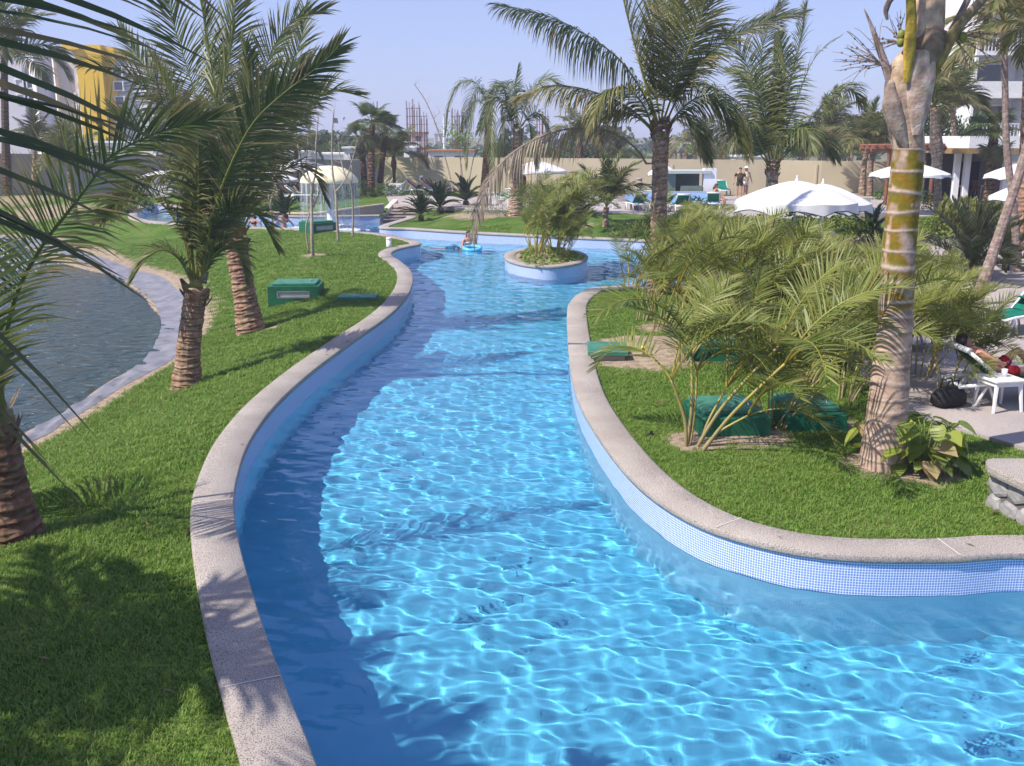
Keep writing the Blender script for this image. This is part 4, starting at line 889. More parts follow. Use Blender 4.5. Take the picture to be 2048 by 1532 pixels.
sheath([(1818, 306), (1818, 285), (1812, 240), (1806, 200), (1812, 150), (1840, 110), (1852, 60), (1858, -20), (1862, -120), (1868, -260)], [58, 62, 70, 72, 66, 60, 56, 52, 44, 34], FIB, 'leaf_sheath', bump=.02, seed=1)
sheath([(1832, 270), (1838, 210), (1842, 160), (1850, 100)], [16, 44, 56, 40], GREYP, 'leaf_sheath', -.16, .4, seed=2)
sheath([(1815, 300), (1795, 250), (1783, 205), (1782, 160)], [10, 34, 40, 8], (.44, .35, .28), 'leaf_sheath', -.12, .5, seed=3)
sheath([(1838, 130), (1856, 85), (1862, 60)], [72, 74, 58], (.33, .245, .165), 'leaf_sheath', -.02, .9, .02, seed=4)
sheath([(1812, 165), (1817, 120), (1822, 50), (1821, -10), (1812, -120)], [12, 24, 19, 17, 14], YELP, 'petiole', -.2, .5, seed=5, tip=(.36, .32, .06))
sheath([(1862, 170), (1874, 130), (1905, 70), (1950, 15), (2010, -45)], [12, 26, 20, 17, 15], (.38, .29, .06), 'petiole', -.12, .5, seed=6, tip=(.37, .31, .25))
sheath([(1792, 195), (1782, 165), (1762, 105), (1742, 50), (1728, 17)], [20, 18, 14, 9, 2], (.43, .34, .3), 'petiole', -.05, .5, seed=7)
sheath([(1880, 120), (1905, 60), (1935, 0), (1960, -60)], [8, 14, 13, 11], (.46, .36, .32), 'petiole', .1, .5, seed=8)
sheath([(1790, 300), (1782, 250), (1779, 200)], [10, 14, 5], (.3, .27, .26), 'leaf_sheath', .06, .5, seed=9)
sheath([(1775, 40), (1772, 20), (1785, -5), (1815, -12)], [5, 12, 10, 6], (.22, .18, .17), 'leaf_sheath', -.1, .5, seed=10)
def twigs(c, dirs, seed, ln, name='flower_stalk'):
    rn = random.Random(seed); mb = MB()
    for d in dirs:
        for k in range(9):
            q = c.copy(); dd = (V(d)+V((rn.uniform(-.5, .5), rn.uniform(-.5, .5), rn.uniform(-.5, .5)))).normalized(); P = [q]
            for j in range(5): dd = (dd+V((rn.uniform(-.3, .3), rn.uniform(-.3, .3), rn.uniform(-.35, .25)))).normalized(); q = q+dd*ln/5*rn.uniform(.6, 1.2); P.append(q)
            mb.tube(P, [.006, .005, .005, .004, .004, .003], 4, (.26, .19, .15))
            for j in range(2, 5):
                if rn.random() < .35: mb.ball(P[j], .013, 6, (.2, .14, .1))
    return mb.build(name, MT['vc'], tG)
twigs(pt(1765, 130, GY-.05), [(-.8, 0, .5), (-.9, .1, .1), (-.6, 0, .8)], 1, .55)
twigs(pt(1800, 85, GY), [(-.9, 0, .4), (-.5, 0, .9)], 2, .35)
twigs(pt(1905, 75, GY), [(.8, 0, .5), (1, 0, -.1), (.9, .1, .2)], 3, .6)
for x, y in ((1803, 70), (1802, 84), (1926, 74)):
    mb = MB(); mb.ball(pt(x, y, GY-.1), (.05, .05, .058), 10, (.22, .23, .05)); mb.build('coconut', MT['vc'], tG, smooth=True)
topG = pt(1868, -250, GY)
for i, (a, e0, e1) in enumerate(((.2, 55, -30), (1.1, 60, -15), (2.0, 65, -10), (2.9, 55, -25), (3.7, 60, -20), (4.6, 62, -5), (5.4, 50, -45), (5.9, 70, 10))):
    frond_obj(tG, [topG+V((math.cos(a)*p.x, math.sin(a)*p.x, p.z)) for p in arc(3.6, e0, e1)], n=50, L=1.0, droop=1.1, rn=random.Random(60+i), brown=.5)
frond_obj(tG, [pt(2010, -45, GY-.2), pt(2050, -60, GY-.3), pt(2100, -20, GY-.4), pt(2150, 80, GY-.5)], n=40, L=.9, droop=1.5, brown=.6, rn=random.Random(77), s0=.02)

# ---- slim leaning palms at the right edge
SLIM = ((.41, .33, .29), (.33, .26, .225))
k1 = gp(2036, 548); palm('slim upright grey palm trunk at the right edge, bent near its foot', k1, pt(2008, 45, k1.y), (.13, .105, .09, .08), 11, .95, seed=71, cols=SLIM, ring=.1, via=[pt(2030, 440, k1.y), pt(2014, 300, k1.y), pt(2010, 160, k1.y)], bump=.025, lo=2)
k2 = gp(1948, 612); palm('slim palm trunk leaning across the upright one at the right edge', k2, pt(2105, 60, k2.y), (.15, .11, .1, .09), 11, 1., seed=72, cols=SLIM, ring=.1, via=[pt(1990, 495, k2.y), pt(2038, 350, k2.y), pt(2070, 230, k2.y)], bump=.025, lo=2)
k3 = gp(2046, 500); palm('thick orange ringed palm trunk behind the crossed slim trunks', k3, pt(2062, 60, k3.y), (.26, .2, .18), 13, 1.1, seed=73, cols=((.43, .28, .19), (.27, .17, .11)), ring=.2)
h0 = gp(1877, 425); palm('grey sheathed coconut palm just right of the big ringed trunk', h0, pt(1868, 215, h0.y), (.2, .16, .3, .16), 14, 1.15, seed=74, cols=((.4, .33, .26), (.3, .23, .17)), ring=.16, lo=1)

# ---- smaller and farther palms: base pixel, crown pixel, radii, fronds, scale, seed, level range, label
FARP = [
    ((68, 390), (70, 300), (.2, .13, .12), 12, 1.0, 80, 0, 4, 'small palm beyond the lake, left of its twin by the grey wall'),
    ((147, 408), (139, 338), (.24, .15, .13), 13, 1.0, 81, 0, 4, 'small palm beyond the lake in front of the yellow tower'),
    ((556, 392), (562, 215), (.26, .2, .18), 12, 1.1, 82, 2, 5, 'tall pale trunked palm behind the bare saplings'),
    ((594, 378), (592, 300), (.2, .16, .16), 9, .8, 83, 2, 5, 'short dark palm behind the mushroom fountain'),
    ((1162, 380), (1158, 272), (.28, .22, .22), 12, .95, 84, 1, 5, 'rough brown trunked palm under the dead frond'),
    ((1190, 372), (1196, 290), (.2, .15, .15), 11, .8, 85, 1, 5, 'palm beside the rough brown trunk near the wall'),
    ((1234, 372), (1232, 318), (.2, .14, .13), 10, .8, 86, 0, 4, 'low yellow green palm left of the tall bend palm'),
    ((1384, 372), (1394, 290), (.2, .14, .16), 13, 1.0, 87, 1, 5, 'thin straight trunked palm before the green poolside bar'),
    ((1694, 372), (1697, 312), (.16, .12, .13), 11, .8, 88, 1, 5, 'palm with yellow crownshaft behind the second parasol'),
    ((1724, 392), (1733, 298), (.24, .17, .15), 13, 1.15, 89, 0, 4, 'ringed palm of the leaning pair by the beige wall'),
    ((1740, 390), (1745, 300), (.2, .15, .14), 12, 1.05, 90, 0, 4, 'darker palm of the leaning pair by the beige wall'),
    ((1213, 446), (1213, 414), (.16, .12, .12), 14, .85, 91, 0, 3, 'small blue green palm on the far bank lawn'),
    ((20, 440), (8, 120), (.3, .22, .2), 14, 1.5, 92, 1, 5, 'tall dark palm at the left edge beyond the lake'),
    ((1668, 380), (1660, 262), (.2, .15, .14), 13, 1.05, 93, 0, 4, 'pale green palm by the wall between the full crowned palm and the pair'),
    ((1915, 380), (1905, 225), (.22, .17, .16), 14, 1.2, 95, 0, 4, 'dark green palm in front of the white roofed restaurant'),
]
for b, c, rad, n, sc, seed, lo, hi, lab in FARP:
    p = gp(*b); palm(lab, p, pt(*c, p.y), rad, n, sc, seed=seed, lo=lo, hi=hi, ring=.16, cols=BROWNT if 'brown' in lab or 'dark palm' in lab else ((.45, .33, .24), (.3, .21, .15)))
# potted palm: stands in the planter box by the steps
PLANT = gp(789, 384); PLANT.z = .82
palm('thin drooping palm growing in the white planter', PLANT+V((0, 0, .6)), pt(787, 312, PLANT.y), (.11, .09, .12, .2, .1), 10, .95, seed=94, lo=1, hi=5, cols=BROWNT, ring=.12)

# ---- Mexican fan palms, rough criss-crossed trunks
def fanpalm(label, base, top, rad, seed, n=17, sc=1.0):
    rn = random.Random(seed); t = thing('fan_palm', label, 'palm tree', base, group='Mexican fan palms'); mb = MB(); trunk(mb, [base-V((0, 0, .15)), base.lerp(top, .5), top], rad, .14, BROWNT, n=9, seed=seed, bump=.12)
    mb.build('trunk', MT['trunk'], t); mb = MB(); H_ = (top-base).length
    for i in range(int(H_*26)):
        s = .05+.9*i/(H_*26); a = i*2.4; d = V((math.cos(a), math.sin(a), 0)); sv = V((-d.y, d.x, 0)); q = base.lerp(top, s); r = lerp(rad[0], rad[-1], s)
        mb.add([q+d*r*.9-sv*.05, q+d*r*.9+sv*.05, q+d*(r+.07)+V((0, 0, .13))], [(0, 1, 2)], tuple(k*rn.uniform(.6, 1.3) for k in (.22, .14, .09)))
    mb.build('leaf_stub', MT['trunk'], t, kind='stuff'); crown(t, top, 'fan', n, rn, sc, 0, 2, name='fan_leaf'); return t
fb = gp(742, 392)
fanpalm('tallest of the three clustered fan palms, its trunk in the middle', fb, pt(744, 250, fb.y), (.24, .2, .17), 101, 18, 1.2)
fb = gp(730, 388); fanpalm('fan palm on the fountain side of the three clustered trunks', fb, pt(724, 280, fb.y), (.22, .18, .15), 102, 14, .95)
fb = gp(757, 386); fanpalm('fan palm on the steps side of the three clustered trunks', fb, pt(772, 262, fb.y), (.2, .17, .14), 103, 16, 1.1)
fb = gp(1974, 425); fanpalm('scaly brown fan palm in front of the restaurant terrace', fb, pt(1988, 268, fb.y), (.26, .22, .2), 104, 15, 1.05)

# ---- areca palm clumps
def cane_mesh(seed):
    rn = random.Random(seed); mb = MB(); h = rn.uniform(.6, 1.35); P = [V((0, 0, -.05)), V((.03, 0, h*.4)), V((.1+.12*rn.random(), .05*rn.uniform(-1, 1), h))]
    C = resample(catmull(P, 5), .05); k = len(C)
    mb.tube(C, [lerp(.02, .013, i/k)*(1.12 if i % 3 == 0 else 1) for i in range(k)], 6, [mixc((.26, .2, .12), (.40, .33, .055), min(1, i/k*1.6)) if i % 3 else (.3, .26, .14) for i in range(k)])
    me = mb.mesh('cane', MT['vc'], smooth=True); me['tip'] = [C[-1].x, C[-1].y, C[-1].z]; return me
CANES = [cane_mesh(i) for i in range(8)]
def areca(label, base, n=8, sc=1., seed=1, per=3, lean=.35, group='areca palm clumps'):
    rn = random.Random(seed); t = thing('areca_palm', label, 'areca palm', base, group=group)
    for i in range(n):
        me = rn.choice(CANES); a = i*2.4+rn.uniform(-.4, .4); a = math.atan2(math.sin(a), math.cos(a)+.55); r = rn.uniform(.05, .24)*sc
        loc = V((math.cos(a)*r, math.sin(a)*r, 0)); tl = rn.uniform(.02, .3)
        c = link('cane', me, t); c.location = loc; s_ = sc*rn.uniform(.85, 1.2); rot = Matrix.Rotation(a, 3, 'Z') @ Matrix.Rotation(tl, 3, 'Y'); rot = Matrix.Rotation(lean*rn.uniform(.3, 1.1), 3, 'Y') @ rot
        c.rotation_euler = rot.to_euler(); c.scale = (s_, s_, s_); tip = loc+rot @ (Vector(me['tip'])*s_)
        for k in range(per):
            f = link('frond', rn.choice(LIB['areca', min(3, int(k*.8+rn.uniform(0, 1.5)))]), t); f.location = tip; az = a+rn.uniform(-1.6, 1.6)+k*2.1; az = math.atan2(math.sin(az), math.cos(az)+.85)
            q = sc*rn.uniform(.75, 1.2); f.scale = (q, q, q); f.rotation_euler = (rn.uniform(-.15, .15), lean*.5+rn.uniform(-.1, .15), az)
    return t
ARECA = [((1285, 640), 9, 1.0, 'areca clump with yellow canes at the tip of the right bank'), ((1314, 662), 8, 1.0, 'areca clump beside the sandy patch near the bank tip'), ((1365, 722), 8, 1.0, 'areca clump behind the sandy patch and the green hatch'),
         ((1383, 892), 7, 1.1, 'leaning yellow stemmed areca at the corner of the big green box'), ((1470, 715), 8, 1.05, 'areca clump behind the small green box'), ((1545, 855), 7, .8, 'areca growing between the two big green boxes'),
         ((1500, 640), 9, .92, 'areca clump in the middle of the thicket'), ((1590, 660), 9, .85, 'areca clump in the thicket before the white loungers'), ((1660, 720), 9, 1.05, 'areca clump behind the second big green box'),
         ((1425, 600), 9, .85, 'areca clump just below the bend palm trunk'), ((1545, 585), 9, .68, 'bushy areca clump under the first parasol'), ((1640, 600), 9, .7, 'bushy areca clump under the second parasol'),
         ((1720, 640), 9, .85, 'areca clump left of the big ringed trunk at mid height'), ((1375, 560), 8, .9, 'areca clump hiding the foot of the bend palm'), ((1470, 545), 9, .65, 'far areca clump left of the parasol poles'),
         ((1690, 800), 8, .9, 'areca clump beside the pothos and the big ringed trunk'), ((1840, 760), 8, .85, 'areca clump right of the big ringed trunk'), ((1895, 790), 8, .72, 'areca with a fan of green leaves by the white table'), ((1850, 640), 7, .75, 'areca clump between the ringed trunk and the green lounger'),
         ((1605, 765), 8, 1.0, 'dry streaked areca clump above the big green boxes'), ((1260, 575), 7, .9, 'low areca arching over the right bank coping')]
for i, (b, n, sc, lab) in enumerate(ARECA):
    p = gp(*b); areca(lab, p, n, sc, 200+i, 4 if i in (0, 1, 2, 3, 4, 8, 19) else 3, .3 if i in (3, 5, 8) else .22)
ip = px(1092, 512, .45)
for i, (dx, dy, n, sc, lab) in enumerate(((-.35, -.6, 12, .9, 'areca clump at the near side of the island'), (.3, .2, 13, 1.1, 'tallest areca clump at the centre of the island'), (-.3, 1.0, 12, 1.05, 'areca clump at the far side of the island'), (.5, -1.0, 9, .7, 'low areca hanging over the island coping'))):
    areca(lab, ip+V((dx, dy, .03)), n, sc, 240+i, 3, .1)
# ---- cycads and date-like clumps
def rosette(label, base, kind, n, sc, seed, name, cat, stem=.25, group=None):
    rn = random.Random(seed); t = thing(name, label, cat, base, group=group); mb = MB(); mb.tube([base-V((0, 0, .1)), base+V((0, 0, stem*.6)), base+V((0, 0, stem))], [.13*sc, .15*sc, .11*sc], 8, (.12, .085, .06)); mb.build('stem', MT['trunk'], t)
    crown(t, base+V((0, 0, stem)), kind, n, rn, sc, name='frond'); return t
for i, (b, sc, lab) in enumerate((((570, 421), 1.05, 'dark cycad behind the saplings on the fountain terrace'), ((842, 442), .95, 'lower cycad next to the steps'), ((880, 420), 1.2, 'upper larger cycad near the steps'), ((932, 412), 1.15, 'cycad beneath the leaning sapling poles'),
                                  ((1740, 486), 1.0, 'dark cycad left of the big ringed trunk by the path'), ((1745, 380), .9, 'cycad at the foot of the leaning palm pair'))):
    rosette(lab, gp(*b), 'cycad', 26, sc, 300+i, 'cycad', 'cycad', .3, 'cycads')
rosette('large grey green date palm clump at the foot of the leaning slim trunk', gp(1935, 560), 'date', 34, 1.05, 320, 'date_palm', 'date palm', .3)
rosette('grey feathery date palm beside the slim leaning trunk', gp(2010, 545), 'date', 22, .8, 321, 'date_palm', 'date palm', .3)

# ---- bare young trees
def sapling(label, base, seed, forks, r=.035, leafy=False):
    rn = random.Random(seed); t = thing('bare_sapling' if not leafy else 'young_tree', label, 'young tree', base, group='young trees on the lawn'); tips = []
    for ti, (pts, rr) in enumerate(forks):
        P = [pt(x, y, base.y+rn.uniform(-.2, .2)*(k > 0)) for k, (x, y) in enumerate(pts)]
        if ti == 0: P[0] = base-V((0, 0, .05))
        mb = MB(); C = catmull(P, 5); mb.tube(C, [lerp(rr, rr*.35, k/len(C)) for k in range(len(C))], 7); mb.build('trunk' if ti == 0 else 'branch', MT['bark'], t, smooth=True); tips += C[len(C)//2:]
    mb = MB()
    for k in range(26):
        q = rn.choice(tips); d = V((rn.uniform(-1, 1), rn.uniform(-.6, .6), rn.uniform(.2, 1.2))).normalized(); P = [q]
        for j in range(4): d = (d+V((rn.uniform(-.3, .3), rn.uniform(-.3, .3), rn.uniform(-.1, .3)))).normalized(); P.append(P[-1]+d*rn.uniform(.08, .2))
        mb.tube(P, [.008, .007, .005, .004, .003], 4, (.8, .8, .8))
    mb.build('twig', MT['bark'], t)
    if leafy:
        mb = MB()
        for k in range(260):
            q = rn.choice(tips[-8:])+V((rn.gauss(0, .4), rn.gauss(0, .3), rn.gauss(.15, .35))); d = V((rn.uniform(-1, 1), rn.uniform(-1, 1), rn.uniform(-.6, .6))).normalized(); sv = d.orthogonal().normalized()
            mb.add([q-sv*.05, q+d*.11, q+sv*.05, q-d*.1], [(0, 1, 2, 3)], mixc((.13, .26, .03), (.22, .36, .06), rn.random()))
        mb.build('foliage', MT['leaf'], t)
    return t
sapling('bare sapling nearest the pool people, leaning slightly', gp(546, 479), 401, [([(546, 480), (544, 430), (541, 405), (552, 370), (556, 330), (560, 280)], .05), ([(544, 425), (538, 400), (536, 370)], .03)])
sapling('forked bare sapling with a dirt ring in front of the green vent', gp(626, 512), 402, [([(626, 512), (624, 470), (623, 400), (624, 370), (608, 350), (598, 300), (588, 250)], .062), ([(624, 372), (632, 340), (632, 290), (637, 230)], .04), ([(618, 505), (612, 460), (618, 430), (633, 400), (640, 380)], .032), ([(620, 362), (612, 330), (615, 290), (618, 240)], .03)])
sapling('bare sapling right of the green vent', gp(677, 485), 403, [([(677, 485), (673, 420), (671, 385), (665, 340), (664, 280), (668, 220)], .055), ([(671, 384), (690, 360), (702, 330), (715, 280)], .03)])
sapling('thin bare sapling closest to the steps', gp(705, 475), 404, [([(705, 475), (706, 420), (702, 370), (690, 350), (680, 310), (676, 270)], .045), ([(703, 380), (704, 340), (698, 300)], .025)])
sapling('long bare leaning pole tree behind the cycads', gp(908, 392), 405, [([(908, 390), (898, 345), (886, 300), (872, 250), (850, 200), (828, 168)], .05), ([(878, 262), (868, 240), (880, 225)], .02)])
sapling('young tree with a fresh green leafy top behind the cycads', gp(926, 388), 406, [([(926, 388), (924, 350), (921, 320), (930, 300), (938, 275)], .05), ([(921, 322), (915, 290), (905, 262)], .03)], leafy=True)
sapling('pale bare sapling leaning away from the leafy young tree', gp(935, 388), 407, [([(935, 388), (940, 350), (950, 305), (962, 270), (968, 240)], .045), ([(950, 305), (945, 280), (948, 262)], .02)])

# ---- leafy shrubs
def bush_mesh(seed, n=420, r=(1, .8, .7), leaf=.14, cols=((.07, .13, .025), (.16, .24, .05)), spiky=0.):
    rn = random.Random(seed); mb = MB()
    for i in range(n):
        a = rn.uniform(0, 6.28); z = rn.random(); q = math.sqrt(max(.02, 1-z*z*.9))*rn.uniform(.35, 1)**.5*(1+.2*math.sin(3*a+seed)); p = V((math.cos(a)*r[0]*q, math.sin(a)*r[1]*q, z*r[2]*rn.uniform(.75, 1.1)))
        d = (p.normalized()+V((rn.uniform(-.8, .8), rn.uniform(-.8, .8), rn.uniform(-.3, .9)+spiky))).normalized(); sv = d.cross(V((rn.uniform(-1, 1), rn.uniform(-1, 1), rn.uniform(-1, 1)))).normalized(); l = leaf*rn.uniform(.7, 1.4); w = l*(.35 if spiky < .5 else .16)
        up = d.cross(sv)*w*.5; c = mixc(cols[0], cols[1], rn.random())
        mb.add([p, p+d*l*.45-sv*w, p+d*l*.5+up, p+d*l*.45+sv*w, p+d*l+DOWN*l*.2], [(0, 2, 1), (0, 3, 2), (1, 2, 4), (2, 3, 4)], [c, c, mixc(c, (.3, .35, .1), .2), c, c])
    return mb.mesh('foliage', MT['leaf'])
BUSH = {'green': [bush_mesh(i) for i in (1, 2, 3)], 'lime': [bush_mesh(i, 420, (1, .7, .8), .17, ((.14, .22, .03), (.28, .34, .06))) for i in (4, 5)],
        'grey': [bush_mesh(i, 460, (1, .9, .6), .12, ((.2, .2, .15), (.3, .29, .2)), .5) for i in (6, 7)], 'tall': [bush_mesh(i, 300, (.7, .6, 1.3), .5, ((.13, .17, .035), (.28, .28, .07)), 1.6) for i in (8, 9)],
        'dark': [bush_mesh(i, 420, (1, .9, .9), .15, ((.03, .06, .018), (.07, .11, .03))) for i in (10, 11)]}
def shrub(label, base, kind, sc, seed, stretch=(1, 1, 1), group='shrubs round the terraces'):
    rn = random.Random(seed); t = thing('shrub', label, 'shrub', base, rn.uniform(-.4, .4), group)
    o = link('foliage', rn.choice(BUSH[kind]), t); o.scale = tuple(sc*k for k in stretch)
    mb = MB(); b0 = base
    for k in range(4): a = k*1.6; mb.tube([V((0, 0, -.05)), V((math.cos(a)*.15*sc, math.sin(a)*.15*sc, .3*sc))], [.025, .012], 5, (.2, .15, .1))
    s = mb.mesh('stem', MT['vc']); link('stem', s, t); return t
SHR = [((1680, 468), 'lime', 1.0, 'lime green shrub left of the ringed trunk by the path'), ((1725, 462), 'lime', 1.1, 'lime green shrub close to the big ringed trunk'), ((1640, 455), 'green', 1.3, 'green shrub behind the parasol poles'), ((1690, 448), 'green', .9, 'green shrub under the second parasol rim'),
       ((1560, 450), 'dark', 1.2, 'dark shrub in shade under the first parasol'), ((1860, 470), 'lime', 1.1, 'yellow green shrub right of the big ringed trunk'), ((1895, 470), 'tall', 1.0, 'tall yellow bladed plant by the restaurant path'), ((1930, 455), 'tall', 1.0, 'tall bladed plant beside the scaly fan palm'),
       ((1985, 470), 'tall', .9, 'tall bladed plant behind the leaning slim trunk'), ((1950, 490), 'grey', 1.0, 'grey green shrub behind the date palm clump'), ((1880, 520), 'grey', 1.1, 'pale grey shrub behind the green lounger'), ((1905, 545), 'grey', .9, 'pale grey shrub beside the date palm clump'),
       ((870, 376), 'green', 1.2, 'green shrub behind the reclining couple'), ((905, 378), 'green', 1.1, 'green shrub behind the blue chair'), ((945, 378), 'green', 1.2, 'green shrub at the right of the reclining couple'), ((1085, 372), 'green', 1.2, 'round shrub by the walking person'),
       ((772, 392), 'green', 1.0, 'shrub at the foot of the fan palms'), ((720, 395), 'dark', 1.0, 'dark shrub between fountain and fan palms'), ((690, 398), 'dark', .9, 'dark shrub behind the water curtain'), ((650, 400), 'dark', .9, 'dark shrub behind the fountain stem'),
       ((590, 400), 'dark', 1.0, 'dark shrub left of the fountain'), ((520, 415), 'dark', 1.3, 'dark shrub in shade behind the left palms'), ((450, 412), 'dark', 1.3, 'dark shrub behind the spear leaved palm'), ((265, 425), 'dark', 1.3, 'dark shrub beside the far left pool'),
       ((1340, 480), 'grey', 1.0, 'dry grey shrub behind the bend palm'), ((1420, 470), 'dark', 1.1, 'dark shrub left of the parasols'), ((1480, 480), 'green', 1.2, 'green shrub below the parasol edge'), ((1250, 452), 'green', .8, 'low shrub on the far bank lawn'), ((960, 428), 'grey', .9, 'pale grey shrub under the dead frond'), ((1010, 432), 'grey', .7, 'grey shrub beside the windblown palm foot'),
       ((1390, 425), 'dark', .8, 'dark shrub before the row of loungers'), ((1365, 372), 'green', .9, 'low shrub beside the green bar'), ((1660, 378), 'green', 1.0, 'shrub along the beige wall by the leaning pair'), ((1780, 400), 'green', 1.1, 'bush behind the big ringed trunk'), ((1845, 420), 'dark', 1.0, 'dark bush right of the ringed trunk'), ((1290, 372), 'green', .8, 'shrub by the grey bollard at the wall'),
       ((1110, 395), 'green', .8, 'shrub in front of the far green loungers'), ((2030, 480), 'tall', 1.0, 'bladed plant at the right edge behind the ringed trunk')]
for i, (b, k, sc, lab) in enumerate(SHR): shrub(lab, gp(*b), k, sc*.95, 500+i)
# ground cover of the island
gcv = bush_mesh(33, 700, (1.0, 2.1, .28), .13, ((.16, .26, .04), (.28, .38, .08))); o = link('ground_cover', gcv, None, 'stuff', ip+V((0, -.15, -.05)))

# ---- pothos at the foot of the ringed palm: each heart-shaped leaf is a part
def heart(sc, rn, col):
    mb = MB(); pr = [(0, 0), (-.06, .26), (.05, .42), (.3, .5), (.58, .4), (.82, .2), (1.05, 0)]; vs = []; cs = []; 
    for x, y in pr:
        for sg in (-1, 0, 1): vs.append(V((x*sc, sg*y*sc*.85, (abs(sg)*.16*y-.25*max(0, x)**2)*sc))); cs.append(mixc(col, (.5, .52, .12), .35 if sg == 0 else rn.random()*.3))
    mb.add(vs, [(i*3+k, i*3+k+1, i*3+k+4, i*3+k+3) for i in range(6) for k in (0, 1)], cs); return mb.mesh('leaf', MT['leaf'], smooth=True)
rp = random.Random(8); HE = [heart(.235, rp, c) for c in ((.22, .3, .04), (.12, .2, .03), (.32, .38, .06), (.16, .24, .04), (.40, .28, .17))]
def pothos(label, base, n, w, h, seed):
    rn = random.Random(seed); t = thing('pothos', label, 'pothos plant', base, group='pothos plants'); mb = MB()
    for i in range(n):
        a = rn.uniform(0, 6.28); q = V((math.cos(a)*w*rn.random()**.5, math.sin(a)*w*.7*rn.random()**.5-.02, h*rn.uniform(.12, 1))); l = link('leaf', rn.choice(HE[:4]) if rn.random() < .86 else HE[4], t); l.location = q; s_ = rn.uniform(.7, 1.25); l.scale = (s_, s_, s_)
        l.rotation_euler = (rn.uniform(-.5, .5), rn.uniform(-.1, .8), a+rn.uniform(-.7, .7)); mb.tube([V((q.x*.15, q.y*.15, 0)), V((q.x*.5, q.y*.5, q.z*.8)), q], [.009, .007, .005], 5, (.22, .26, .07))
    link('stem', mb.mesh('stem', MT['vc']), t); return t
pothos('bushy pothos with big yellow green leaves at the right foot of the ringed trunk', gp(1845, 940), 64, .42, .66, 1)
pothos('small pothos with few leaves at the left foot of the ringed trunk', gp(1728, 905), 13, .18, .55, 2)
# ================================================================== trees beyond the wall
def far_tree(label, x, ytop, Y, w, kind, seed):
    rn = random.Random(seed); b = pt(x, 330, Y); b.z = .8; zt = pt(x, ytop, Y).z; t = thing('broadleaf_tree', label, 'tree', b, group='trees beyond the wall'); h = zt-.8
    mb = MB(); mb.tube([V((0, 0, -.1)), V((.1, 0, h*.5)), V((0, 0, h*.8))], [.22, .16, .08], 7, (.3, .25, .2)); mb.build('trunk', MT['vc'], t, origin=(0, 0, 0))
    for k in range(4):
        o = link('crown', rn.choice(BUSH[kind]), t); s_ = w*rn.uniform(.5, .75); o.location = (rn.uniform(-.6, .6)*w, rn.uniform(-.4, .4)*w, h*rn.uniform(.38, .62)); o.scale = (s_, s_, h*.42); o.rotation_euler = (rn.uniform(-.3, .3), rn.uniform(-.3, .3), rn.uniform(0, 6))
for i, (x, y, Y, w, k, lab) in enumerate(((580, 268, 100, 2.6, 'dark', 'dark tree behind the white sheds, leftmost'), (640, 262, 105, 3.0, 'dark', 'tall dark tree above the mushroom fountain'), (690, 278, 100, 2.4, 'green', 'rounded green tree left of the fan palms'), (712, 284, 110, 2.2, 'green', 'green tree partly behind the fan palms'), (800, 290, 120, 2.4, 'dark', 'dark tree by the rusty bars'),
        (1010, 285, 100, 2.4, 'dark', 'dark tree behind the drooping palm'), (1110, 280, 95, 3., 'green', 'green tree above the dead frond'), (1180, 284, 95, 3., 'dark', 'dark tree left of the tall bend palm'), (1255, 288, 100, 2.6, 'green', 'green tree right behind the tall bend palm'), (1650, 238, 95, 3.2, 'lime', 'yellowish tree between the full crowned palm and the pair'), (1700, 225, 92, 3.4, 'green', 'large green tree behind the palm pair'),
        (1745, 250, 95, 3., 'lime', 'yellowish tree behind the leaning pair'), (1600, 270, 100, 2.6, 'green', 'low green tree behind the full crowned palm'), (1850, 215, 75, 2.6, 'dark', 'dark tree left of the white hotel'), (1905, 205, 75, 2.6, 'green', 'green tree in front of the white hotel'), (1420, 280, 105, 2.6, 'lime', 'pale tree over the beige wall by the bar'), (480, 300, 95, 3., 'dark', 'dark tree behind the left palms'), (330, 285, 95, 3, 'dark', 'dark tree right of the yellow tower'), (245, 262, 100, 2, 'dark', 'dark tree at the foot of the yellow tower'))):
    far_tree(lab, x, y, Y, w, k, 700+i)

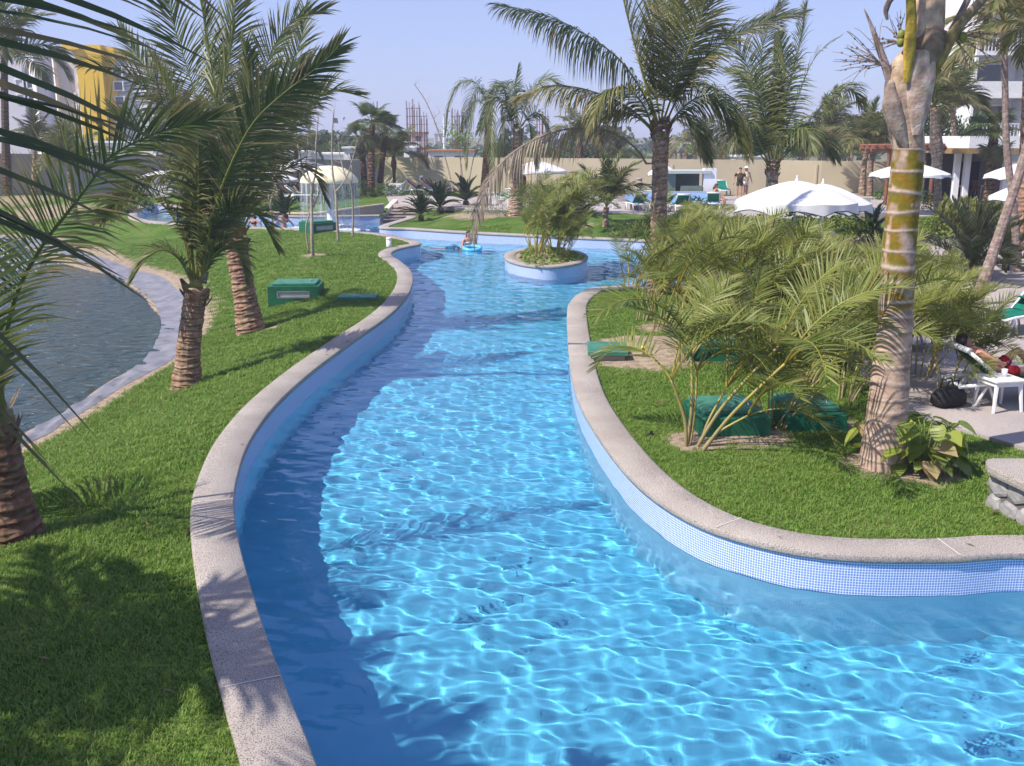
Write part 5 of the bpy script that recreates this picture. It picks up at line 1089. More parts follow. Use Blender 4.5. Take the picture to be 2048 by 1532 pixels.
# ================================================================== equipment boxes
def vent_box(label, c, w, d, h, rz, vents=True, lid=True, name='vent_box'):
    t = thing(name, label, 'equipment box', c, rz); O_ = (0, 0, 0); mb = MB(); vw, vh = w*.64, h*.42
    # body with a real opening in its front
    y0, x0 = -d/2, w/2; zc = h*.5
    if vents:
        mb.box((0, .06, h/2-.05), (w, d-.12, h+.1)); 
        mb.box((-(w+vw)/4, y0+.06, h/2-.05), ((w-vw)/2, .12, h+.1)); mb.box(((w+vw)/4, y0+.06, h/2-.05), ((w-vw)/2, .12, h+.1)); mb.box((0, y0+.06, (zc-vh/2-.1)/2), (vw, .12, zc-vh/2+.1)); mb.box((0, y0+.06, (h+zc+vh/2)/2), (vw, .12, h-zc-vh/2))
    else: mb.box((0, 0, h/2-.05), (w, d, h+.1), bev=.012)
    mb.build('body', MT['green_paint'], t, O_)
    if vents:
        f = MB()
        for a, b, c_, e in ((0, vh/2-.012, vw, .025), (0, -vh/2+.012, vw, .025), (-vw/2+.012, 0, .025, vh), (vw/2-.012, 0, .025, vh)): f.box((a, y0+.02, zc+b), (c_, .05, e))
        f.build('vent_frame', MT['steel'], t, O_)
        for k in range(4): s_ = MB(); s_.box((0, y0+.06, zc-vh/2+vh*(k+.6)/4.2), (vw-.05, .09, .012), rot=Matrix.Rotation(R(32), 3, 'X')); s_.build('slat', MT['white'], t, O_)
    if lid: mb = MB(); mb.box((0, .06, h+.035), (w*.86, d*.82, .065), bev=.01); mb.build('lid', MT['green_lid'], t, O_); mb = MB(); mb.tube([V((w*.3, -.1, h+.068)), V((w*.3, -.08, h+.1)), V((w*.3, .08, h+.1)), V((w*.3, .1, h+.068))], .01, 5); mb.build('handle', MT['steel'], t, O_)
    return t
b = gp(585, 606); vent_box('green box with a bright louvred vent on the left lawn', b+V((0, .55, 0)), 1.3, 1.05, .42, R(3))
b = gp(632, 466); vent_box('green vent box by the fountain basin behind the saplings', b+V((0, .5, 0)), 1.2, 1.2, .42, R(38))
b = gp(1465, 872); vent_box('big low green box under the leaning areca', b+V((0, .5, 0)), .95, 1.0, .25, R(6), False)
b = gp(1630, 862); vent_box('second big green box in deep areca shade', b+V((0, .45, 0)), .82, 1.0, .24, R(2), False)
b = gp(1440, 724); vent_box('small green box behind the sandy patch', b+V((0, .3, 0)), 1.15, .6, .25, R(0), False)
def hatch(label, c, w, d, rz, z):
    t = thing('access_hatch', label, 'hatch', c, rz); mb = MB(); mb.box((0, 0, z+.04), (w, d, .08), bev=.008); mb.build('lid', MT['green_lid'], t, (0, 0, 0)); mb = MB(); mb.box((0, 0, z/2-.04), (w*.85, d*.85, z+.07)); mb.build('curb', MT['paving'], t, (0, 0, 0))
    mb = MB(); P = [V((.1*math.cos(a), -.1*d-.05+.06*math.sin(a), z+.082+.008*(1 if abs(a-1.5) < 1 else 0))) for a in np.linspace(0, 3.1, 8)]; mb.tube(P, .008, 5); mb.build('handle', MT['steel'], t, (0, 0, 0))
hatch('flat green hatch cover beside the left coping', gp(716, 599), .95, .55, R(-4), .02); hatch('raised green hatch cover beside the right coping', gp(1214, 712), .72, .95, R(-3), .1)

def post_thing(name, label, cat, c, parts):
    t = thing(name, label, cat, c)
    for nm, m, prof in parts: mb = MB(); mb.lathe(prof, 12); mb.build(nm, m, t, (0, 0, 0), smooth=True)
post_thing('bollard', 'small white capped bollard on the tip of the left lawn', 'bollard', gp(778, 496), (('post', MT['white'], [(.095, -.1), (.095, .3)]), ('cap', MT['white'], [(.1, .3), (.105, .31), (.105, .36), (.09, .38), (0, .385)])))
post_thing('stone_bollard', 'grey concrete bollard by the far poolside', 'bollard', gp(1277, 390), (('post', MT['paving'], [(.2, -.1), (.2, .95)]), ('cap', MT['paving'], [(.22, .95), (.22, 1.02), (0, 1.05)])))
post_thing('garden_light', 'little yellow topped garden light in the sandy patch', 'garden light', gp(1287, 712), (('post', MT['wood'], [(.025, -.05), (.022, .14)]), ('cap', mat('yellow_cap', (.6, .45, .05), .5), [(.03, .14), (.07, .15), (.06, .18), (0, .2)])))
post_thing('sprinkler', 'small dark sprinkler head in the right lawn', 'sprinkler', gp(1302, 872), (('base', MT['dark'], [(.05, -.03), (.05, .03), (.03, .04)]), ('nozzle', MT['dark'], [(.02, .04), (.022, .07), (0, .075)])))

# stone wall end at the lower right
sw = thing('stone_wall', 'short dry stone wall with a thick rounded cap slab at the lower right edge', 'wall', V((5.9, 9.75, .38)))
xl0, yl0, xl1, yl1 = 5.2, 10.3, 5.42, 9.2
mb = MB(); mb.prism([(xl0+.01, yl0-.04), (xl1+.01, yl1+.03), (7.5, 9.25), (7.5, 10.26)], .2, .78); mb.build('core', mat('dark_mortar', (.13, .12, .115), .95), sw)
rn = random.Random(4)
def stone(c, rx, ry, rz, ang):
    n = 7; vs = []; pts = []
    for k in range(n): a = 6.28*k/n+rn.uniform(-.25, .25); pts.append((math.cos(a)*rx*rn.uniform(.85, 1.1), math.sin(a)*rz*rn.uniform(.85, 1.1)))
    M_ = Matrix.Rotation(ang, 3, 'Z'); vs = [c+M_ @ V((x, ry*.3, z)) for x, z in pts]+[c+M_ @ V((x*.93, -ry*.25, z*.93)) for x, z in pts]+[c+M_ @ V((x*.7, -ry*rn.uniform(.4, .6), z*.7)) for x, z in pts]+[c+M_ @ V((0, -ry*.6, 0))]
    mb = MB(); mb.add(vs, [(i, (i+1) % n, n+(i+1) % n, n+i) for i in range(n)]+[(n+i, n+(i+1) % n, 2*n+(i+1) % n, 2*n+i) for i in range(n)]+[(2*n+i, 2*n+(i+1) % n, 3*n) for i in range(n)]); mb.build('stone', MT['stone'], sw)
angL = math.atan2(yl1-yl0, xl1-xl0)
for row in range(2):
    u = 0.02
    while u < 1.0: w_ = rn.uniform(.17, .3); stone(V((lerp(xl0, xl1, u+w_/2), lerp(yl0, yl1, u+w_/2), .44+.235*row+rn.uniform(-.015, .015))), w_*.66, .06, .137, angL); u += w_
    u = .02
    while u < 2.1: w_ = rn.uniform(.2, .36); stone(V((xl1+u+w_/2, yl1+.03, .44+.235*row)), w_*.62, .06, .135, 0); u += w_
mb = MB(); cpP = [(xl0-.05, yl0-.02), (xl0-.09, yl0-.14), (xl1-.1, yl1+.02), (xl1-.06, yl1-.08), (xl1+.05, yl1-.12), (7.6, 9.08), (7.6, 10.4), (xl0+.06, yl0+.1), (xl0-.02, yl0+.06)]
A_ = MB(); P = [V((x, y, 0)) for x, y in cpP]; P.reverse() if area2(P) < 0 else None; vs = []; n = len(P); c = sum(P, V((0, 0, 0)))/n
for s_, z in ((.985, .78), (1, .81), (1, .86), (.985, .885)): vs += [V((c.x+(p.x-c.x)*s_, c.y+(p.y-c.y)*s_, z)) for p in P]
mb.add(vs, [tuple(range(n-1, -1, -1)), tuple(range(3*n, 4*n))]+[(k*n+i, k*n+(i+1) % n, (k+1)*n+(i+1) % n, (k+1)*n+i) for k in range(3) for i in range(n)]); mb.build('cap', MT['aggregate'], sw)

# ================================================================== mushroom fountain
fb = pt(660, 400, 48.6); fb.z = 0; FYc = fb.y; ft = thing('mushroom_fountain', 'cream mushroom fountain with water falling from its cap', 'fountain', fb)
mb = MB(); mb.lathe([(.34, -1.1), (.34, .05), (.3, .1), (.19, .2), (.165, 2.1)], 18); mb.build('stem', MT['white'], ft, (0, 0, 0), smooth=True)
R_ = 57/FPX*FYc; zr = pt(660, 364, FYc).z; zt = pt(660, 331, FYc).z; mb = MB(); mb.lathe([(.16, zr-.02), (R_*.9, zr-.03), (R_*.985, zr-.04), (R_, zr), (R_*.95, zr+(zt-zr)*.25), (R_*.8, zr+(zt-zr)*.55), (R_*.55, zr+(zt-zr)*.83), (R_*.25, zr+(zt-zr)*.97), (0, zt)], 40)
mb.build('cap', mat('cream_cap', (.84, .76, .5), .5, col2=(.78, .69, .43), scale=2), ft, (0, 0, 0), smooth=True)
fall = bpy.data.materials.new('falling_water'); fall.use_nodes = True; t_ = fall.node_tree; b_ = t_.nodes['Principled BSDF']; b_.inputs['Base Color'].default_value = (.85, .88, .93, 1); b_.inputs['Roughness'].default_value = .25; b_.inputs['Alpha'].default_value = .5
mb = MB(); rn = random.Random(6)
for k in range(170):
    a = rn.uniform(0, 6.283); r = R_*(1+rn.uniform(-.01, .03)); z1 = zr*rn.uniform(.25, 1) if rn.random() < .6 else zr; z0 = max(0, z1-rn.uniform(.15, 1.3)); w_ = rn.uniform(.004, .018); rr0 = r*(1+.03*(zr-z0)/zr)
    d = V((math.cos(a), math.sin(a), 0)); s_ = V((-d.y, d.x, 0))*w_; mb.add([d*r-s_+V((0, 0, z1)), d*r+s_+V((0, 0, z1)), d*rr0+s_+V((0, 0, z0)), d*rr0-s_+V((0, 0, z0))], [(0, 1, 2, 3)])
for k in range(800):
    a = rn.uniform(0, 6.283); r = R_*(1+abs(rn.gauss(0, .1))*rn.choice((-1, 1))); z = abs(rn.gauss(0, .22)) if rn.random() < .6 else rn.uniform(0, zr); q = V((math.cos(a)*r, math.sin(a)*r, z)); s_ = rn.uniform(.008, .025)
    mb.add([q+V((s_, 0, 0)), q+V((-s_*.5, s_*.87, 0)), q+V((-s_*.5, -s_*.87, 0)), q+V((0, 0, s_*1.6))], [(0, 1, 3), (1, 2, 3), (2, 0, 3)])
o = mb.build('water_curtain', fall, ft, (0, 0, 0)); o['kind'] = 'stuff'
veil = bpy.data.materials.new('thin_water_veil'); veil.use_nodes = True; t_ = veil.node_tree; b_ = t_.nodes['Principled BSDF']; b_.inputs['Base Color'].default_value = (.8, .84, .9, 1); b_.inputs['Roughness'].default_value = .3
tc_ = t_.nodes.new('ShaderNodeTexCoord'); mp_ = t_.nodes.new('ShaderNodeMapping'); mp_.inputs['Scale'].default_value = (9, 9, .9); nn = t_.nodes.new('ShaderNodeTexNoise'); nn.inputs['Scale'].default_value = 1.4; mr = t_.nodes.new('ShaderNodeMapRange'); mr.inputs[1].default_value = .35; mr.inputs[2].default_value = .75; mr.inputs[3].default_value = .01; mr.inputs[4].default_value = .2
for a, b in ((tc_.outputs['Object'], mp_.inputs[0]), (mp_.outputs[0], nn.inputs[0]), (nn.outputs['Fac'], mr.inputs[0]), (mr.outputs[0], b_.inputs['Alpha'])): t_.links.new(a, b)
mb = MB(); mb.lathe([(R_*1.03, .02), (R_*1.0, zr*.6), (R_*.99, zr-.02)], 48); mb.build('water_veil', veil, ft, (0, 0, 0), smooth=True)['kind'] = 'stuff'
mb = MB()
for k in range(1400):
    a = rn.uniform(0, 6.283); r = R_*(1+rn.gauss(0, .22)); s_ = rn.uniform(.03, .12); q = V((math.cos(a)*r, math.sin(a)*r, .02+.06*rn.random())); mb.ball(q, (s_, s_*.7, .03), 5)
mb.build('foam', fall, ft, (0, 0, 0))['kind'] = 'stuff'
# little fountain jet in the lake at the left edge
lf = px(6, 540, LAKEZ); mb = MB()
for k in range(1500):
    a = rn.uniform(0, 6.283); r = abs(rn.gauss(0, .75)); z = max(.02, (1.5*rn.random())*math.exp(-r*1.5)); q = V((math.cos(a)*r, math.sin(a)*r, z)); s_ = rn.uniform(.012, .04); mb.ball(q, s_, 4)
o = mb.build('lake_spray', fall, None, (0, 0, 0)); o.location = lf; tag(o, 'white fountain spray splashing on the lake', None, None, 'stuff')

# ================================================================== parasols
def parasol(label, top, r, zg, h=.62, val=.22, scallop=.05, rz=.2, group='white market parasols', m='canvas'):
    t = thing('parasol', label, 'parasol', V((top.x, top.y, zg)), rz, group); H_ = top.z-zg; n = 8; sub = 6; vs = []; rows = 6; N_ = n*sub
    def rimr(a): 
        k = (a/(2*math.pi/n)) % 1; return 1-.045*math.sin(math.pi*k)
    for j in range(rows+1):
        s = j/rows
        for i in range(N_):
            a = 2*math.pi*i/N_; k = (a/(2*math.pi/n)) % 1; rr = r*s*(1-(1-rimr(a))*s); z = H_-h*(s**1.45)-.05*s*math.sin(math.pi*k)*(1-s*.3); vs.append((rr*math.cos(a), rr*math.sin(a), z))
    mb = MB(); mb.add(vs, [(j*N_+i, j*N_+(i+1) % N_, (j+1)*N_+(i+1) % N_, (j+1)*N_+i) for j in range(rows) for i in range(N_)]); cn = mb.build('canopy', MT[m], t, (0, 0, 0), smooth=True)
    vs = []; rn = random.Random(int(top.x*10))
    for j in range(4):
        s = j/3
        for i in range(N_):
            a = 2*math.pi*i/N_; k = (a/(2*math.pi/n)) % 1; rr = r*rimr(a)*(1+.015*s+.03*s*math.sin(a*n*2+.6)); z = H_-h-.035*math.sin(math.pi*k)-(val*s)*(1-.5*math.sin(math.pi*k)); vs.append((rr*math.cos(a), rr*math.sin(a), z))
    mb = MB(); mb.add(vs, [(j*N_+i, j*N_+(i+1) % N_, (j+1)*N_+(i+1) % N_, (j+1)*N_+i) for j in range(3) for i in range(N_)]); mb.build('valance', MT[m], cn, (0, 0, 0), smooth=True); 
    mb = MB(); e = vs[3*N_:]; mb.tube([Vector(p) for p in e]+[Vector(e[0])], .016, 4, (.03, .05, .06)); mb.build('hem', MT['vc'], cn, (0, 0, 0))
    for o in cn.children: o.location = (0, 0, 0)
    mb = MB(); mb.tube([V((0, 0, -.05)), V((0, 0, H_-.05))], .032, 8); mb.build('pole', MT['steel'], t, (0, 0, 0)); mb = MB(); mb.lathe([(.03, H_-.05), (.05, H_), (.05, H_+.04), (.025, H_+.07), (.03, H_+.12), (0, H_+.16)], 8); mb.build('finial', MT['white'], t, (0, 0, 0))
    for i in range(n): a = 2*math.pi*i/n; mb = MB(); mb.tube([V((r*s*.97*math.cos(a), r*s*.97*math.sin(a), H_-h*(s**1.45)-.05)) for s in (.05, .35, .65, .98)], .012, 5); mb.build('rib', MT['steel'], t, (0, 0, 0))
    mb = MB(); mb.lathe([(.04, -.02), (.28, -.02), (.28, .07), (.05, .1)], 12); mb.build('base', MT['paving'], t, (0, 0, 0)); return t
# valance rows were added in local space: rebuild parenting keeps them on the canopy
PAR = [((1594, 361), 29.5, 1.8, .44, 'white scalloped parasol in front of its twin above the areca thicket'), ((1646, 367), 32., 1.55, .44, 'white scalloped parasol half behind its twin, closer to the ringed trunk'), ((1075, 322), 57., 1.7, .845, 'parasol in blue shade behind the dead hanging frond'), ((1822, 325), 47., 1.75, .84, 'white parasol partly hidden behind the ringed trunk'),
       ((2046, 326), 44., 1.5, .84, 'white parasol between the crossed slim trunks'), ((2062, 364), 37., 1.4, .44, 'lower white parasol at the right edge by the thick ringed trunk'), ((598, 318), 62., 1.9, .84, 'white parasol behind the saplings, left of the fountain'), ((528, 340), 58., 1.9, .84, 'white parasol glimpsed through the left palm fronds'), ((470, 345), 60., 1.9, .84, 'white parasol deeper behind the left palm fronds'), ((1326, 328), 60., .9, .84, 'tiny white parasol right behind the tall bend palm trunk')]
for i, (p, Y, r, zg, lab) in enumerate(PAR): parasol(lab, pt(*p, Y), r, zg, h=.58 if i < 2 else .5, val=.33 if i < 2 else .2, rz=.15+.1*i)
tn = pt(298, 382, 62); tent = thing('white_tent', 'low white canvas tent on the far lawn left of the palms', 'tent', V((tn.x, 62, hz(tn.x, 62)))); a_, b_ = pt(256, 360, 62), pt(342, 347, 62); zg = hz(tn.x, 62); mb = MB()
mb.add([V((a_.x, 62, zg)), V((b_.x, 62, zg)), V((b_.x, 62, b_.z)), V((a_.x, 62, a_.z)), V((a_.x, 65, zg)), V((b_.x, 65, zg)), V((b_.x, 65, b_.z)), V((a_.x, 65, a_.z))], [(0, 1, 2, 3), (1, 5, 6, 2), (4, 0, 3, 7), (5, 4, 7, 6)]); mb.build('side_panel', MT['canvas'], tent)
mb = MB(); mb.add([V((a_.x-.15, 61.8, a_.z)), V((b_.x+.1, 61.8, b_.z)), V((b_.x+.1, 65.2, b_.z+.02)), V((a_.x-.15, 65.2, a_.z+.02)), V(((a_.x+b_.x)/2, 63.5, b_.z+.12))], [(0, 1, 4), (1, 2, 4), (2, 3, 4), (3, 0, 4)]); mb.build('roof', MT['canvas'], tent)

# ================================================================== loungers, chairs, tables
def lounger(label, towel=False):
    t = thing('sun_lounger', label, 'sun lounger', (0, 0, 0), group='white loungers with green slings'); Z0 = (0, 0, 0); mb = MB()
    for s in (-1, 1): mb.tube([V((-.95, s*.32, .30)), V((-.25, s*.32, .36)), V((.6, s*.32, .36)), V((.98, s*.32, .33))], .032, 6)
    for x in (.97, -.93): mb.tube([V((x, -.32, .33)), V((x, .32, .33))], .03, 6)
    mb.build('frame', MT['white'], t, Z0, smooth=True)
    for x, dx in ((.62, .16), (-.5, -.16)):
        for s in (-1, 1): mb = MB(); mb.tube([V((x-.16, s*.32, .0)), V((x, s*.32, .35)), V((x+.16, s*.32, .0))], [.03, .038, .03], 6); mb.build('leg', MT['white'], t, Z0, smooth=True)
    a = R(38); bx_, bz = -.25-.78*math.cos(a), .37+.78*math.sin(a)
    mb = MB()
    for s in (-1, 1): mb.tube([V((-.25, s*.30, .37)), V((bx_, s*.30, bz))], .03, 6)
    mb.tube([V((bx_, -.33, bz)), V((bx_, .33, bz))], .045, 6); bf = mb.build('back_frame', MT['white'], t, Z0, smooth=True)
    def sling(name, P, w, th, n=8):
        mb = MB(); vs = []; C = resample(catmull(P, 5), .1); k = len(C); rn = random.Random(len(name)+towel)
        for c in C:
            for j in range(n): y = lerp(-w, w, j/(n-1)); vs.append(c+V((0, y, .028+rn.uniform(-.006, .012)-.02*(1-(y/w)**2))))
        for c in C:
            for j in range(n): y = lerp(-w, w, j/(n-1)); vs.append(c+V((0, y, .0)))
        N_ = k*n; fs = [(i*n+j, i*n+j+1, (i+1)*n+j+1, (i+1)*n+j) for i in range(k-1) for j in range(n-1)]; fs += [tuple(N_+q for q in f[::-1]) for f in fs]
        fs += [(i*n, (i+1)*n, N_+(i+1)*n, N_+i*n) for i in range(k-1)]+[(i*n+n-1, N_+i*n+n-1, N_+(i+1)*n+n-1, (i+1)*n+n-1) for i in range(k-1)]+[(j, N_+j, N_+j+1, j+1) for j in range(n-1)]+[((k-1)*n+j, (k-1)*n+j+1, N_+(k-1)*n+j+1, N_+(k-1)*n+j) for j in range(n-1)]
        mb.add(vs, fs); return mb.build(name, MT['green_cloth'], t, Z0, smooth=True)
    sling('seat', [V((-.27, 0, .38)), V((.3, 0, .37)), V((.93, 0, .36))], .29, .02); sling('backrest', [V((-.27, 0, .39)), V(((bx_-.25)/2-.02, 0, (bz+.37)/2)), V((bx_+.03, 0, bz-.01))], .285, .02); return t
L0 = lounger('green lounger with raised back on the deck at the right edge')
def place(base, p, rz, label): return (base, p, rz, label)
LOU = [(gp(2030, 664), R(212), None), (gp(2012, 806), R(4), 'lounger carrying the person with red trunks'), (gp(1862, 548), R(20), 'green lounger right behind the ringed trunk'), (gp(1858, 598), R(25), 'lower green lounger right behind the ringed trunk'), (gp(1715, 522), R(-6), 'lounger with blue towel left of the ringed trunk'), (gp(1700, 700), R(15), 'white lounger glimpsed through the arecas'), (gp(1790, 700), R(10), 'white lounger behind the ringed trunk among arecas'),
       (gp(842, 392), R(-8), 'lounger of the reclining man on the promenade'), (gp(868, 388), R(8), 'lounger of the reclining woman in a hat on the promenade'), (gp(583, 402), R(-15), 'lounger with a sunbather left of the fountain'), (gp(605, 404), R(0), 'empty green lounger beside the fountain'), (gp(1112, 392), R(170), 'lounger farthest left in the row behind the island'), (gp(1140, 394), R(60), 'turned lounger behind the island, right of the row end'), (gp(1294, 394), R(180), 'lounger left of the tall bend palm trunk by the far pool'),
       (gp(1336, 396), R(175), 'lounger just right of the tall bend palm trunk by the far pool'), (gp(1400, 394), R(200), 'lounger in front of the green bar'), (gp(1272, 422), R(100), 'lounger on the near side of the far pool, left of the bend palm'), (gp(1358, 424), R(95), 'lounger on the near side of the far pool, right of the bend palm'), (gp(1425, 420), R(80), 'lounger of the seated sunbather by the far pool'), (gp(1446, 392), R(270), 'lounger with its green back turned towards us'), (gp(1322, 424), R(110), 'lounger behind the bend palm trunk'), (gp(1060, 402), R(30), 'lounger beside the walking person')]
for p, rz_, lab in LOU:
    if lab is None: L0.location = p; L0.rotation_euler.z = rz_; L0.location.z = .44
    else: o = dup(L0, lab, p, rz_); o.location.z = .44 if p.y < 42 else .845
def cloth(name, label, c, d, rz, m, cat, seed=1):
    rn = random.Random(seed); mb = MB(); n, k = 9, 7; vs = []
    for i in range(n):
        for j in range(k): vs.append((lerp(-d[0]/2, d[0]/2, i/(n-1)), lerp(-d[1]/2, d[1]/2, j/(k-1)), rn.uniform(0, d[2])))
    vs += [(x, y, z-.015) for x, y, z in vs]; N_ = n*k; fs = [(i*k+j, (i+1)*k+j, (i+1)*k+j+1, i*k+j+1) for i in range(n-1) for j in range(k-1)]; fs += [tuple(q+N_ for q in f[::-1]) for f in fs]; mb.add(vs, fs)
    o = mb.build(name, m, None, (0, 0, 0), smooth=True); o.location = c; o.rotation_euler.z = rz; return tag(o, label, cat)
BLUE = mat('blue_towel', (.02, .06, .5), .9, spec=.1, bump=(90, .3))
cloth('towel', 'bright blue towel on the lounger left of the ringed trunk', gp(1712, 522)*1+V((0, 0, .44)), (.7, .5, .06), .2, BLUE, 'towel'); cloth('towel', 'blue and white towel heap glimpsed through the arecas', gp(1700, 700)+V((0, 0, .44)), (.8, .5, .1), .2, BLUE, 'towel', 2)
cloth('towel', 'dark green towel draped over the raised back of the right edge lounger', V(L0.location)+V((.42, .3, .62)), (.5, .5, .04), R(212), MT['green_cloth'], 'towel', 3)
def chair(label):
    t = thing('resin_chair', label, 'chair', (0, 0, 0), group='white resin chairs on the promenade'); Z0 = (0, 0, 0); mb = MB(); mb.box((0, 0, .43), (.46, .44, .04), bev=.012); mb.build('seat', MT['white'], t, Z0)
    for x in (-1, 1):
        for y in (-1, 1): mb = MB(); mb.tube([V((x*.25, y*.24, 0)), V((x*.2, y*.19, .43))], .022, 5); mb.build('leg', MT['white'], t, Z0)
    mb = MB()
    for k in range(5): mb.tube([V((-.18+.09*k, .2, .44)), V((-.19+.095*k, .3, .84))], .015, 4)
    mb.tube([V((-.22, .3, .84)), V((0, .31, .88)), V((.22, .3, .84))], .024, 5); mb.build('backrest', MT['white'], t, Z0)
    for x in (-1, 1): mb = MB(); mb.tube([V((x*.24, -.18, .44)), V((x*.25, -.17, .64)), V((x*.25, .26, .66))], .02, 5); mb.build('armrest', MT['white'], t, Z0)
    return t
c0 = chair('white resin chair under the dead frond, left end'); c0.location = gp(978, 412); c0.location.z = .845; c0.rotation_euler.z = .4
for x, y, rz_, lab in ((990, 410, 2., 'white resin chair under the dead frond, next to the end one'), (1012, 413, -.5, 'white resin chair beside the windblown palm foot'), (1072, 414, 1.2, 'white resin chair right of the windblown palm'), (1088, 412, -1., 'white resin chair next to the island clump top'), (1205, 416, 0, 'white resin chair behind the small blue green palm'), (1222, 418, 1., 'white resin chair right of the small blue green palm'), (1188, 414, 2, 'white resin chair left of the small blue green palm')):
    o = dup(c0, lab, gp(x, y), rz_); o.location.z = .845
cloth('towel', 'lime green towel over a white chair beside the windblown palm', px(1016, 396, 1.3), (.5, .4, .1), .3, mat('lime_towel', (.1, .5, .1), .9), 'towel', 4)
cloth('towel', 'blue towel hanging behind the pale leaning sapling', px(926, 372, 1.35), (.7, .5, .2), .3, BLUE, 'towel', 5); cloth('pool_float', 'yellow inflatable lying behind the cycads', px(890, 380, .93), (1.0, .6, .12), .1, mat('yellow_vinyl', (.75, .5, .02), .35), 'pool float', 6)
def table(label, top, h, m, cat='table'):
    t = thing('side_table', label, cat, (0, 0, 0)); mb = MB(); mb.box((0, 0, h-.02), (top, top, .04), bev=.012); mb.build('tabletop', m, t, (0, 0, 0))
    mb = MB(); mb.box((0, 0, h-.07), (top*.86, top*.86, .06)); mb.build('apron', m, t, (0, 0, 0))
    for x in (-1, 1):
        for y in (-1, 1): mb = MB(); mb.tube([V((x*top*.46, y*top*.46, 0)), V((x*top*.38, y*top*.38, h-.06))], [.024, .034], 6); mb.build('leg', m, t, (0, 0, 0))
    return t
tb = table('white resin side table beside the sunbather, cup on top', .5, .48, MT['white']); tb.location = gp(1993, 822); tb.location.z = .44; tb.rotation_euler.z = .2
cup = thing('paper_cup', 'white cup on the resin side table', 'cup', tb.location+V((.06, .02, .48))); mb = MB(); mb.lathe([(.033, 0), (.043, .105), (.04, .105), (.031, .01), (0, .01)], 14); mb.build('body', MT['white'], cup, (0, 0, 0), smooth=True); mb = MB(); mb.lathe([(.0445, .1), (.0455, .108), (.043, .112)], 14); mb.build('rim', MT['white'], cup, (0, 0, 0), smooth=True)
bag = thing('beach_bag', 'black beach bag on the deck behind the pothos', 'bag', gp(1895, 816)); bag.location.z = .44; bag.rotation_euler.z = .3; mb = MB(); DK = mat('black_fabric', (.008, .008, .009), .8, bump=(60, .3)); mb.ball((0, 0, .14), (.3, .17, .17), 14); mb.box((0, 0, .1), (.5, .28, .18), bev=.05); mb.build('body', DK, bag, (0, 0, 0), smooth=True)
for s in (-1, 1): mb = MB(); mb.tube([V((-.12, s*.06, .28)), V((-.08, s*.07, .4)), V((.08, s*.07, .4)), V((.12, s*.06, .28))], .012, 5); mb.build('handle', DK, bag, (0, 0, 0))
pl = gp(789, 388); pl.z = .845; pb = thing('planter', 'white square planter at the top of the steps', 'planter', pl); mb = MB(); mb.box((0, 0, .32), (1.1, 1.1, .64), bev=.03); mb.build('box', MT['plaster'], pb, (0, 0, 0)); mb = MB(); mb.box((0, 0, .645), (.94, .94, .03)); mb.build('soil', MT['sand'], pb, (0, 0, 0))
wc = None
for i, (x, y, rz_, lab) in enumerate(((1902, 396, .2, 'orange wooden dining chair nearest the grey sheathed palm'), (1928, 398, 1.2, 'orange wooden dining chair at the middle of the terrace'), (1950, 397, 2.6, 'orange wooden dining chair next to the scaly fan palm'), (1990, 395, -.4, 'orange wooden dining chair right of the scaly fan palm'))):
    if wc is None:
        wc = thing('dining_chair', lab, 'chair', (0, 0, 0), group='wooden dining chairs on the restaurant terrace'); OW = mat('orange_wood', (.42, .15, .05), .5, col2=(.33, .11, .035), scale=6)
        mb = MB(); mb.box((0, 0, .45), (.46, .45, .04)); mb.build('seat', OW, wc, (0, 0, 0))
        for a in (-1, 1):
            for b in (-1, 1): mb = MB(); mb.box((a*.2, b*.2, .22), (.05, .05, .43)); mb.build('leg', OW, wc, (0, 0, 0))
        mb = MB(); [mb.box((-.15+.1*k, .21, .72), (.05, .03, .46)) for k in range(4)]; mb.box((0, .21, .97), (.46, .035, .06)); mb.build('backrest', OW, wc, (0, 0, 0)); o = wc
    else: o = dup(wc, lab, (0, 0, 0))
    o.location = gp(x, y); o.location.z = .845; o.rotation_euler.z = rz_
for x, y, lab in ((1915, 398, 'white topped dining table left on the restaurant terrace'), (1966, 397, 'white topped dining table behind the scaly fan palm')): o = table(lab, .8, .74, MT['white']); o.location = gp(x, y); o.location.z = .845
